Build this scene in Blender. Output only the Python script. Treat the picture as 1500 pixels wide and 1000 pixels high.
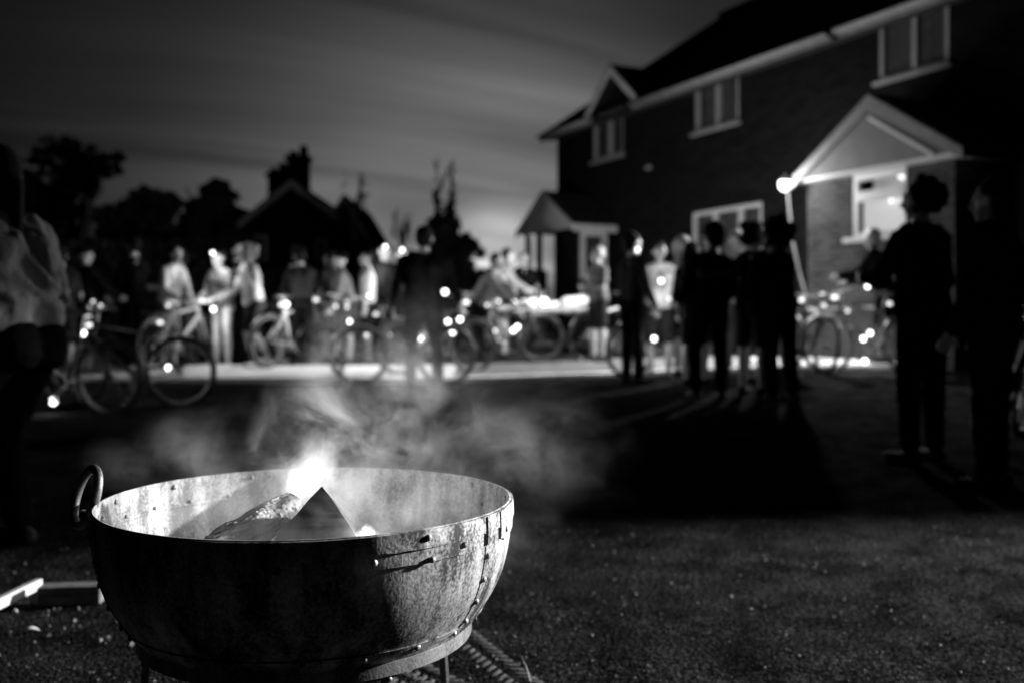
import bpy, math, random
from math import sin, cos, pi, radians, sqrt, atan2, exp
from mathutils import Vector as V, Matrix, noise as mn
random.seed(7)
for o in list(bpy.data.objects): bpy.data.objects.remove(o)
SC = bpy.context.scene
COL = SC.collection
F = 1458.3; HY = 473.0; CAMZ = 1.0
def P(px, py, D): return V(((px-750)/F*D, D, CAMZ+(HY-py)/F*D))
def lerp(a, b, t): return a+(b-a)*t
def interp(x, pts):
    if x <= pts[0][0]: return pts[0][1]
    for (a, u), (b, v) in zip(pts, pts[1:]):
        if x <= b:
            t = (x-a)/(b-a); return lerp(u, v, t)
    return pts[-1][1]
GP = [(-5, 0), (2.5, 0), (6.4, .09), (9.8, .17), (12.0, .275), (12.6, .29), (14.5, .40), (16.5, .60), (24, .62), (60, .62), (400, .62)]
def kerb_y(x): return interp(x, [(-30, 12.2), (-.9, 12.2), (1.2, 13.0), (3.0, 13.1), (5.4, 12.3), (9, 10.5), (14, 8)])
def ground(x, y):
    k = max(0.0, min(1.0, (y-8)/4.5)); k = k*k*(3-2*k); k2 = max(0.0, min(1.0, (15.5-y)/2.0))
    return interp(y, GP)+.045*max(0.0, min(3.2, x-1.5))*k*k2
def pave_z(x, y): return ground(x, y)+.055

# ------------------------------------------------------------------ materials
def mat(name, v, rough=.8, spread=.25, scale=8.0, bump=0.0, bscale=60.0, metal=0.0, spec=.4, detail=6.0, dist=.01):
    m = bpy.data.materials.new(name); m.use_nodes = True
    nt = m.node_tree; b = nt.nodes['Principled BSDF']
    tc = nt.nodes.new('ShaderNodeTexCoord')
    n = nt.nodes.new('ShaderNodeTexNoise'); n.inputs['Scale'].default_value = scale; n.inputs['Detail'].default_value = detail
    nt.links.new(tc.outputs['Object'], n.inputs['Vector'])
    r = nt.nodes.new('ShaderNodeMapRange')
    r.inputs[1].default_value = .3; r.inputs[2].default_value = .7
    r.inputs[3].default_value = v*(1-spread); r.inputs[4].default_value = v*(1+spread)
    nt.links.new(n.outputs['Fac'], r.inputs[0])
    nt.links.new(r.outputs[0], b.inputs['Base Color'])
    b.inputs['Roughness'].default_value = rough; b.inputs['Metallic'].default_value = metal
    b.inputs['Specular IOR Level'].default_value = spec
    if bump:
        n2 = nt.nodes.new('ShaderNodeTexNoise'); n2.inputs['Scale'].default_value = bscale; n2.inputs['Detail'].default_value = 5
        nt.links.new(tc.outputs['Object'], n2.inputs['Vector'])
        bp = nt.nodes.new('ShaderNodeBump'); bp.inputs['Strength'].default_value = bump; bp.inputs['Distance'].default_value = dist
        nt.links.new(n2.outputs['Fac'], bp.inputs['Height']); nt.links.new(bp.outputs[0], b.inputs['Normal'])
    return m
def emit(name, s, v=1.0):
    m = bpy.data.materials.new(name); m.use_nodes = True
    b = m.node_tree.nodes['Principled BSDF']
    b.inputs['Base Color'].default_value = (.8, .8, .8, 1)
    b.inputs['Emission Color'].default_value = (v, v, v, 1); b.inputs['Emission Strength'].default_value = s
    m.cycles.emission_sampling = 'NONE' if s > 1 else 'AUTO'
    return m
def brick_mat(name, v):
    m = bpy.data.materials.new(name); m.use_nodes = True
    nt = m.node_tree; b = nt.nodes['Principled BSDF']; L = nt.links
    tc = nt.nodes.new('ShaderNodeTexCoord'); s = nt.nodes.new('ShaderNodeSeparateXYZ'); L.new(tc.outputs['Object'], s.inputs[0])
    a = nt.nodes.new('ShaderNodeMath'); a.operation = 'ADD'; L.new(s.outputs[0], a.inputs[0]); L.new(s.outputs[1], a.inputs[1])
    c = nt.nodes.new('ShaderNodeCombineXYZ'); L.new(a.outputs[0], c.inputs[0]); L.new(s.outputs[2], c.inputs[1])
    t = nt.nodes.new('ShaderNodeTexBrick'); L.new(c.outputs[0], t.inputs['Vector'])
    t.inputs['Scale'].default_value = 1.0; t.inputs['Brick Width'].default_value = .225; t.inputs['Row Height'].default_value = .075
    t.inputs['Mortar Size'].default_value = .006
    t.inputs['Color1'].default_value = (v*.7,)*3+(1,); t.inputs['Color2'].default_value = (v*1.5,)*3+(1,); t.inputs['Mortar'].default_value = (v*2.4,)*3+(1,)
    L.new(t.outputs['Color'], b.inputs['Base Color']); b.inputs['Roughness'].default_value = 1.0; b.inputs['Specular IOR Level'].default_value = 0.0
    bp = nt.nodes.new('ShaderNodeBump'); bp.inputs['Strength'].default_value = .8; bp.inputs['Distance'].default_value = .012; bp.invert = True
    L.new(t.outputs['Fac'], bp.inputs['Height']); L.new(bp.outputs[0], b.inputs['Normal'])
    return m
M = {}
M['asphalt'] = mat('asphalt', .015, 1.0, .6, 5, .9, 60, spec=0.0, dist=.02)
M['concrete'] = mat('concrete', .75, .9, .2, 3, .4, 60)
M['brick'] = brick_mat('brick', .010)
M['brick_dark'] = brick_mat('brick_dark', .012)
M['brick_lit'] = brick_mat('brick_lit', .05)  # paler copy of the house brick; the lamp's light put in the colour
M['plinth'] = mat('plinth', .03, .9)
M['white_paint'] = mat('white_paint', .75, .45, .08, 4)
M['board_grey'] = mat('painted_board_and_dim_frame', .38, .6, .12, 5)
M['glass'] = mat('window_glass', .02, .06, .2, 4, spec=.6)
M['curtain'] = mat('curtain', .30, .9, .3, 6)
M['roof'] = mat('roof_tile', .03, 1.0, .4, 9, .8, 14, dist=.03, spec=0.0)
M['lit_pane'] = emit('lit_pane', .55)
M['lamp'] = emit('lamp_glass', 70.0)
M['bulb'] = emit('bulb', 7.0)
M['dimbulb'] = emit('small_bulb', 1.6)
M['tyre'] = mat('tyre_rubber', .02, .7)
M['alloy'] = mat('alloy', .5, .3, .1, 5, metal=.9)
M['frame_dark'] = mat('bicycle_paint_dark', .03, .35)
M['frame_light'] = mat('bicycle_paint_light', .5, .3)
M['saddle'] = mat('saddle_vinyl', .03, .5)
M['skin'] = mat('skin', .34, .55, .08, 9)
M['hair'] = mat('hair_dark', .009, .9, .3, 40, .5, 120, spec=.05)
M['hair_fair'] = mat('hair_fair', .22, .6, .3, 40, .5, 120)
M['black_cloth'] = mat('black_cloth', .006, .95, .3, 12, .5, 14, spec=0.0, dist=.03)
M['dark_cloth'] = mat('dark_cloth', .022, .95, .3, 12, .5, 14, spec=0.0, dist=.03)
M['grey_cloth'] = mat('grey_cloth', .12, .95, .2, 12, .5, 14, spec=0.0, dist=.03)
M['pale_cloth'] = mat('pale_cloth', .60, .95, .12, 9, .6, 9, spec=.1, dist=.04)
M['shoe'] = mat('shoe_leather', .015, .9, spec=.1)
M['shoe_pale'] = mat('shoe_canvas', .5, .7)
M['leaf'] = mat('foliage', .045, .8, .5, 3)
M['bark'] = mat('tree_bark', .06, .95, .4, 12, .8, 30)
M['jacket_cloth'] = mat('jacket_cloth', .22, 1.0, .15, 9, .8, 12, spec=0.0, dist=.03)
M['trim'] = mat('grey_trim', .24, .7, .15, 5)  # one even grey, shared by boards, tablecloth and cable
M['gable_board'] = mat('gable_board', .17, .7, .12, 5)
M['panel'] = mat('jacket_panel', .10, .8, .5, 30)
M['grey_paving'] = mat('shaded_paving_and_path', .14, 1.0, .3, 4, .5, 60, spec=0.0)  # grey of the far path and of the pavement's painted shadow
M['dark_alloy'] = mat('dark_alloy', .10, .45, .1, 5, metal=.6)
M['soil'] = mat('ash_soil', .2, .95, .5, 20, .8, 50)

# ------------------------------------------------------------------ mesh builder
class MB:
    def __init__(s): s.v = []; s.f = []
    def add(s, vs, fs):
        n = len(s.v); s.v += [V(v) for v in vs]; s.f += [tuple(i+n for i in f) for f in fs]
    def box(s, c, size, rot=None):
        x, y, z = [a/2 for a in size]
        R = rot or Matrix.Identity(3)
        vs = [V(c)+R@V((a*x, b*y, d*z)) for a in (-1, 1) for b in (-1, 1) for d in (-1, 1)]
        s.add(vs, [(0, 1, 3, 2), (4, 6, 7, 5), (0, 4, 5, 1), (2, 3, 7, 6), (0, 2, 6, 4), (1, 5, 7, 3)]); return s
    def bx(s, x0, x1, y0, y1, z0, z1): return s.box(((x0+x1)/2, (y0+y1)/2, (z0+z1)/2), (abs(x1-x0), abs(y1-y0), abs(z1-z0)))
    def tube(s, pts, rad, n=8, caps=True, closed=False):
        pts = [V(p) for p in pts]
        if not hasattr(rad, '__len__'): rad = [rad]*len(pts)
        N = len(pts); rings = []; up = None
        for i, p in enumerate(pts):
            if closed: d = pts[(i+1) % N]-pts[i-1]
            else: d = pts[min(i+1, N-1)]-pts[max(i-1, 0)]
            d.normalize()
            if up is None: up = V((0, 0, 1)) if abs(d.z) < .9 else V((1, 0, 0))
            a = d.cross(up)
            if a.length < 1e-4: a = d.cross(V((1, .3, .2)))
            a.normalize(); b = a.cross(d); up = b
            rings.append([p+(a*cos(2*pi*k/n)+b*sin(2*pi*k/n))*rad[i] for k in range(n)])
        vs = [v for r in rings for v in r]; fs = []
        for i in range(N if closed else N-1):
            j = (i+1) % N
            for k in range(n):
                k2 = (k+1) % n
                fs.append((i*n+k, j*n+k, j*n+k2, i*n+k2))
        if caps and not closed:
            fs.append(tuple(range(n))); fs.append(tuple((N-1)*n+k for k in reversed(range(n))))
        s.add(vs, fs); return s
    def cap(s, p, q, r1, r2, n=12, m=4):          # closed tapered capsule
        p = V(p); q = V(q); d = q-p
        if d.length < 1e-5: d = V((0, 0, 1e-4))
        L = d.length; d = d/L
        pts = []; rad = []
        for i in range(m):
            t = pi/2*(i+.25)/m; pts.append(p-d*r1*cos(t)); rad.append(r1*sin(t))
        pts.append(p); rad.append(r1); pts.append(q); rad.append(r2)
        for i in reversed(range(m)):
            t = pi/2*(i+.25)/m; pts.append(q+d*r2*cos(t)); rad.append(r2*sin(t))
        s.tube(pts, rad, n); return s
    def ell(s, c, r, R=None, n=14, m=9):
        R = R or Matrix.Identity(3); vs = []; fs = []
        for i in range(m+1):
            t = pi*(i+.0)/m; t = max(.05, min(pi-.05, t))
            for k in range(n):
                a = 2*pi*k/n; vs.append(V(c)+R@V((r[0]*sin(t)*cos(a), r[1]*sin(t)*sin(a), r[2]*cos(t))))
        for i in range(m):
            for k in range(n):
                k2 = (k+1) % n; fs.append((i*n+k, (i+1)*n+k, (i+1)*n+k2, i*n+k2))
        fs.append(tuple(reversed(range(n)))); fs.append(tuple(m*n+k for k in range(n)))
        s.add(vs, fs); return s
    def lathe(s, prof, c=(0, 0, 0), n=96, closed=False, a0=0, a1=2*pi, wob=0):
        full = abs(a1-a0-2*pi) < 1e-4; c = V(c); cols = n if full else n+1
        vs = []
        for k in range(cols):
            a = a0+(a1-a0)*k/n
            w = 1+wob*(sin(3*a+1)+.6*sin(7*a+2)+.4*sin(13*a))
            for r, z in prof: vs.append(c+V((r*w*cos(a), r*w*sin(a), z)))
        m = len(prof); fs = []
        for k in range(n):
            k2 = (k+1) % cols
            for i in range(m if closed else m-1):
                j = (i+1) % m; fs.append((k*m+i, k2*m+i, k2*m+j, k*m+j))
        if not full and closed:
            fs.append(tuple(reversed(range(m)))); fs.append(tuple(n*m+i for i in range(m)))
        s.add(vs, fs); return s
    def prism(s, poly, y0, y1):                     # polygon in (x, z), extruded in y
        n = len(poly); vs = [(x, y0, z) for x, z in poly]+[(x, y1, z) for x, z in poly]
        fs = [tuple(range(n)), tuple(reversed(range(n, 2*n)))]+[(i, i+n, (i+1) % n+n, (i+1) % n) for i in range(n)]
        s.add(vs, fs); return s
    def slab(s, a, b, c, d, t):                     # quad thickened along its normal
        a, b, c, d = map(V, (a, b, c, d)); nn = (b-a).cross(c-a).normalized()*t
        s.add([a, b, c, d, a+nn, b+nn, c+nn, d+nn], [(3, 2, 1, 0), (4, 5, 6, 7), (0, 1, 5, 4), (1, 2, 6, 5), (2, 3, 7, 6), (3, 0, 4, 7)]); return s
    def mesh(s, name='m'):
        me = bpy.data.meshes.new(name); me.from_pydata([tuple(v) for v in s.v], [], s.f); me.update(); return me
def fixn(me):
    import bmesh
    bm = bmesh.new(); bm.from_mesh(me); bmesh.ops.recalc_face_normals(bm, faces=bm.faces); bm.to_mesh(me); bm.free()
def obj(name, mb, m, parent=None, smooth=False, kind=None, fix=True):
    me = mb if isinstance(mb, bpy.types.Mesh) else mb.mesh(name)
    if fix: fixn(me)
    me.materials.clear(); me.materials.append(m)
    if smooth:
        me.polygons.foreach_set('use_smooth', [True]*len(me.polygons))
        if smooth == 'auto':
            try: me.set_sharp_from_angle(angle=radians(40))
            except Exception: pass
    o = bpy.data.objects.new(name, me); COL.objects.link(o)
    if parent: o.parent = parent
    if kind: o['kind'] = kind
    return o
def tag(o, label, cat, group=None, kind=None):
    o['label'] = label; o['category'] = cat
    if group: o['group'] = group
    if kind: o['kind'] = kind
    return o
def thing(name, label, cat, loc=(0, 0, 0), rotz=0, group=None):
    o = bpy.data.objects.new(name, None); COL.objects.link(o); o.location = loc; o.rotation_euler = (0, 0, rotz); o.empty_display_size = .1
    return tag(o, label, cat, group)
def copy_tree(o, parent=None):
    c = o.copy(); COL.objects.link(c); c.parent = parent
    for ch in [x for x in bpy.data.objects if x.parent == o]: copy_tree(ch, c)
    return c
def remesh(mb, voxel, it=3):
    me = mb.mesh('tmp'); fixn(me)
    o = bpy.data.objects.new('tmp', me); COL.objects.link(o)
    r = o.modifiers.new('r', 'REMESH'); r.mode = 'VOXEL'; r.voxel_size = voxel
    if it: k = o.modifiers.new('s', 'SMOOTH'); k.factor = .5; k.iterations = it
    dg = bpy.context.evaluated_depsgraph_get()
    out = bpy.data.meshes.new_from_object(o.evaluated_get(dg))
    bpy.data.objects.remove(o); bpy.data.meshes.remove(me)
    return out

# ------------------------------------------------------------------ people
def nz(v): return V(v).normalized()
def person(px, D, label, H=1.74, face=0.0, lean=0.0, side=0.0, twist=0.0,
           armL=((-.25, .1, -1), (-.1, .5, -1)), armR=((.25, .1, -1), (.1, .5, -1)),
           legL=((-.06, .03, -1), (0, -.02, -1)), legR=((.06, .03, -1), (0, -.02, -1)),
           yaw=0.0, nod=0.0, hair='short', hairm='hair', top='dark_cloth', sleeves='long', bottom='dark_cloth', legs='long',
           shoes='shoe', group='people gathered in the street', voxel=.0125, build=1.0, torch=None, zoff=0.0, scarf=None, torchm='bulb', X=None, hs=1.08, vol=1.0):
    x = (px-750)/F*D if X is None else X; z = ground(x, D)+zoff
    if D > kerb_y(x)+.05 and D < kerb_y(x)+1.75: z = pave_z(x, D)
    # heading 'face': 0 = looking away from the camera, 180 = towards it
    root = thing('person', label, 'person', (x, D, z), radians(face), group)
    s = H/1.75
    legs_j = {}
    low = 9
    hp = {}
    for sg, lg in ((-1, legL), (1, legR)):
        h = V((sg*.092, 0, -.02))*s; k = h+nz(lg[0])*.435*s; a = k+nz(lg[1])*.42*s
        legs_j[sg] = [h, k, a]; low = min(low, a.z)
    hip = V((0, 0, -low+.085*s))
    for sg in legs_j: legs_j[sg] = [p+hip for p in legs_j[sg]]
    U = nz((sin(radians(side)), sin(radians(lean)), cos(radians(lean))*cos(radians(side))))
    tw = Matrix.Rotation(radians(twist), 3, 'Z')
    S = tw@V((1, 0, 0)); S = nz(S-U*S.dot(U)); FW = nz(U.cross(S))
    waist = hip+U*.17*s; chest = hip+U*.37*s; shl = hip+U*.475*s; neck = hip+U*.53*s
    hd = nz(U*.45+V((0, 0, 1))*.55); hR = Matrix.Rotation(radians(yaw+twist), 3, 'Z')@Matrix.Rotation(radians(-nod), 3, 'X')
    hd2 = nz(hR@V((0, .12, 1))*.5+hd*.5)
    hc = neck+hd2*(.165*s*(.55+.45*hs))
    arms = {}
    for sg, am in ((-1, armL), (1, armR)):
        sj = shl-U*.022*s+S*sg*.168*s*build; e = sj+(tw@nz(am[0]))*.285*s; w = e+(tw@nz(am[1]))*.25*s
        arms[sg] = [sj, e, w, tw@nz(am[1])]
    b = MB(); B = build*s
    # trunk
    for sg in (-1, 1):
        b.cap(hip+S*sg*.065*B-U*.02, waist+S*sg*.055*B, .098*B, .082*B)
        b.cap(waist+S*sg*.055*B, chest+S*sg*.075*B, .085*B, .10*B)
        b.cap(chest+S*sg*.075*B, shl+S*sg*.09*B, .10*B, .065*B)
        b.cap(neck+U*.01, shl-U*.015+S*sg*.15*B, .055*s, .055*B)
        b.cap(hip+S*sg*.075*B-FW*.04, hip+S*sg*.07*B-U*.06-FW*.045, .08*B, .075*B)
    b.cap(shl, neck+U*.03, .062*s, .053*s); b.cap(neck, neck+hd2*.08*s, .053*s, .052*s)
    # head
    hf = hR@V((0, 1, 0)); hr = hR@V((1, 0, 0)); hu = hR@V((0, 0, 1))
    Rm = Matrix((hr, hf, hu)).transposed()
    s0 = s
    def hp_(a, c, d): return hc+(hr*a+hf*c+hu*d)*(s0*hs)
    b.ell(hp_(0, -.012, .022), (.076*s*hs, .095*s*hs, .092*s*hs), Rm)
    b.cap(hp_(0, .03, -.03), hp_(0, .052, -.085), .056*s, .03*s)
    b.cap(hp_(0, .075, .012), hp_(0, .101, -.028), .010*s, .0155*s)
    b.cap(hp_(-.03, .072, .028), hp_(.03, .072, .028), .014*s, .014*s)
    b.cap(hp_(-.02, .079, -.055), hp_(.02, .079, -.055), .010*s, .010*s)
    for sg in (-1, 1): b.ell(hp_(sg*.077, -.005, 0), (.012*s, .022*s, .032*s), Rm, 8, 6)
    # limbs
    top_mb = MB(); bot_mb = MB(); sh_mb = MB()
    for sg in (-1, 1):
        sj, e, w, fd = arms[sg]
        b.cap(sj, e, .049*B, .038*s); b.cap(e, lerp(e, w, .35), .038*s, .040*s); b.cap(lerp(e, w, .35), w, .040*s, .026*s)
        pn = nz(fd.cross(V((0, 0, 1)) if abs(fd.z) < .9 else FW)); pu = nz(pn.cross(fd))
        hand_dir = fd
        pa = w+hand_dir*.015*s; pb = w+hand_dir*.085*s
        for k in (-1, 0, 1): b.cap(pa+pu*k*.016*s, pb+pu*k*.024*s, .017*s, .014*s, 8, 3)
        cur = pn*(-sg)
        for k, ln in enumerate((.066, .076, .072, .056)):
            f0 = pb+pu*(k-1.5)*.021*s; f1 = f0+nz(hand_dir+cur*.35)*ln*.55*s; f2 = f1+nz(hand_dir*.45+cur)*ln*.5*s
            b.cap(f0, f1, .0095*s, .009*s, 8, 2); b.cap(f1, f2, .009*s, .0082*s, 8, 2)
        t0 = w+hand_dir*.03*s+pu*(-.03)*s; t1 = t0+nz(hand_dir*.7-pu*.8+cur*.4)*.04*s; t2 = t1+nz(hand_dir-pu*.1+cur*.5)*.03*s
        b.cap(t0, t1, .013*s, .0105*s, 8, 2); b.cap(t1, t2, .0105*s, .0092*s, 8, 2)
        h, k, a = legs_j[sg]
        b.cap(h, k, .078*B, .053*s); b.cap(k, lerp(k, a, .3), .053*s, .057*s); b.cap(lerp(k, a, .3), a, .057*s, .035*s)
        tf = nz(V((sg*.18, 1, 0))); foot0 = V((a.x, a.y, a.z-.045*s)); 
        b.cap(foot0-tf*.04*s, foot0+tf*.13*s-V((0, 0, .012)), .036*s, .026*s)
        sh_mb.cap(foot0-tf*.05*s-V((0, 0, .002)), foot0+tf*.15*s-V((0, 0, .008)), .040*s, .033*s); sh_mb.cap(a-V((0, 0, .03)), foot0, .042*s, .042*s)
        # clothing
        if sleeves != 'none':
            q = .028 if sleeves == 'loose' else .014
            if sleeves == 'short': top_mb.cap(sj, lerp(sj, e, .75), .058*B+.008, .056*s)
            else: top_mb.cap(sj, e, .052*B+q, .042*s+q); top_mb.cap(e, lerp(e, w, .93), .044*s+q, .030*s+q*.8)
        if legs == 'long': bot_mb.cap(h, k, .085*B+.012, .062*s+.012); bot_mb.cap(k, lerp(k, a, .93), .062*s+.012, .050*s+.012)
        elif legs == 'shorts': bot_mb.cap(h, lerp(h, k, .85), .09*B+.012, .078*s+.014)
        elif legs == 'skirt': bot_mb.cap(h, lerp(h, k, .9)+V((sg*.02, 0, 0)), .10*B, .11*s)
        elif legs == 'tights': bot_mb.cap(h, k, .085*B, .060*s); bot_mb.cap(k, lerp(k, a, .3), .060*s, .062*s); bot_mb.cap(lerp(k, a, .3), a, .062*s, .042*s)
        bot_mb.cap(hip+S*sg*.068*B-U*.02, hip+S*sg*.055*B+U*.09, .108*B, .098*B)
        bot_mb.cap(hip+S*sg*.075*B-FW*.04, hip+S*sg*.07*B-U*.06-FW*.045, .09*B, .085*B)
        g_ = .018 if sleeves != 'loose' else .035
        top_mb.cap(hip+S*sg*.068*B+U*(.10 if scarf == 'cropped' else .02), waist+S*sg*.058*B, .112*B+g_*.4, .094*B+g_)
        top_mb.cap(waist+S*sg*.055*B, chest+S*sg*.078*B, .092*B+g_, .104*B+g_*.8)
        top_mb.cap(chest+S*sg*.078*B, shl+S*sg*.09*B, .104*B+g_*.8, .072*B+g_*.5)
        top_mb.cap(neck-U*.015, shl-U*.018+S*sg*.155*B, .062*s+g_*.3, .058*B+g_*.5)
    if sleeves == 'loose' and scarf != 'cropped':
        for sg in (-1, 1): top_mb.cap(hip+S*sg*.06*B-U*.0, hip+S*sg*.06*B+U*.06, .118*B, .12*B)
    if scarf == 'hood': top_mb.cap(neck-FW*.05, neck-FW*.06+U*.03, .075*s, .07*s)
    bt = remesh(b, voxel, 3)
    obj('body', bt, M['skin'], root, True)
    obj('jacket' if sleeves in ('long', 'loose') else 'shirt', folds(remesh(top_mb, .016, 2), .024 if scarf == 'cropped' else .013 if sleeves == 'loose' else .008, px*.1), M[top], root, True)
    obj({'long': 'trousers', 'shorts': 'shorts', 'skirt': 'skirt', 'tights': 'tights'}[legs], folds(remesh(bot_mb, .016, 2), .007, px*.13), M[bottom], root, True)
    for sg, i in ((-1, 0), (1, 1)):
        hm = MB(); hm.v = []; a = legs_j[sg][2]; tf = nz(V((sg*.18, 1, 0))); foot0 = V((a.x, a.y, a.z-.045*s))
        hm.cap(foot0-tf*.05*s-V((0, 0, .002)), foot0+tf*.15*s-V((0, 0, .008)), .040*s, .033*s); hm.cap(a-V((0, 0, .02)), foot0, .043*s, .042*s)
        obj('shoe', remesh(hm, .012, 2), M[shoes], root, True)
    h = MB()
    if hair in ('short', 'long', 'curly', 'bun'):
        s = s*hs; h.ell(hp_(0, -.026, .036), (.085*s*vol, .096*s*vol, .094*s*vol), Rm); h.ell(hp_(0, -.05, -.01), (.078*s*vol, .062*s*vol, .075*s*vol), Rm)
        if hair == 'long':
            for k in (-1, 0, 1): h.cap(hp_(k*.05, -.055, -.02), hp_(k*.06, -.085, -.26), .05*s, .035*s)
        if hair == 'bun': h.ell(hp_(0, -.11, .08), (.045*s,)*3)
        if hair == 'curly':
            for i in range(46):
                u = random.uniform(-1, 1); t = random.uniform(0, 2*pi); q = sqrt(1-u*u)
                if q*sin(t) > .45 and u < .5: continue
                h.ell(hp_(.098*vol*q*cos(t), -.03+.105*vol*q*sin(t), .025+.10*vol*u), (.03*s*random.uniform(.7, 1.4),)*3, None, 8, 5)
        obj('hair', remesh(h, .012, 2), M[hairm], root, True)
    elif hair == 'helmet':
        s = s*hs
        h.ell(hp_(0, -.012, .055), (.098*s, .128*s, .085*s), Rm); obj('helmet', remesh(h, .012, 2), M['grey_cloth'], root, True)
        h = MB(); h.ell(hp_(0, -.05, -.01), (.079*s, .06*s, .075*s), Rm); obj('hair', remesh(h, .012, 2), M[hairm], root, True)
    elif hair == 'cap':
        s = s*hs
        h.ell(hp_(0, -.02, .045), (.086*s, .10*s, .082*s), Rm); h.ell(hp_(0, .10, .05), (.06*s, .065*s, .010*s), Rm)
        obj('cap', remesh(h, .010, 1), M['black_cloth'], root, True)
    ey = MB()
    for sg in (-1, 1):
        e_ = MB(); e_.ell(hp_(sg*.031, .0745, .008), (.0125*s,)*3, None, 10, 6); obj('eye', e_, M['white_paint'], root, True)
    if torch:
        t = MB(); t.ell(hp_(0, .10, .07), (.024*s,)*3, None, 10, 8); obj('head_torch', t, M[torchm], root, True)
        st = MB(); st.tube([hp_(.088*cos(a), -.012+.108*sin(a), .065) for a in [2*pi*i/20 for i in range(20)]], .009, 6, closed=True); obj('torch_strap', st, M['black_cloth'], root, True)
        root['torch'] = 1
    return root, arms, hc
def folds(me, amp, seed):
    import numpy as np
    n = len(me.vertices); co = [v.co.copy() for v in me.vertices]; no = [v.normal.copy() for v in me.vertices]
    for i, v in enumerate(me.vertices):
        c = co[i]; q = V((c.x*7+seed, c.y*7, c.z*11+c.x*5))
        w = mn.noise(q+V((0, 0, 2.5*mn.noise(c*4)))); k = (1-abs(w)*2.4)
        v.co = c+no[i]*amp*(k*.9+.5*mn.noise(c*3+V((seed, 0, 0)))-.3)
    me.update(); return me
def localpt(root, p): return Matrix.Translation(root.location)@Matrix.Rotation(root.rotation_euler.z, 4, 'Z')@V(p)

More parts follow.
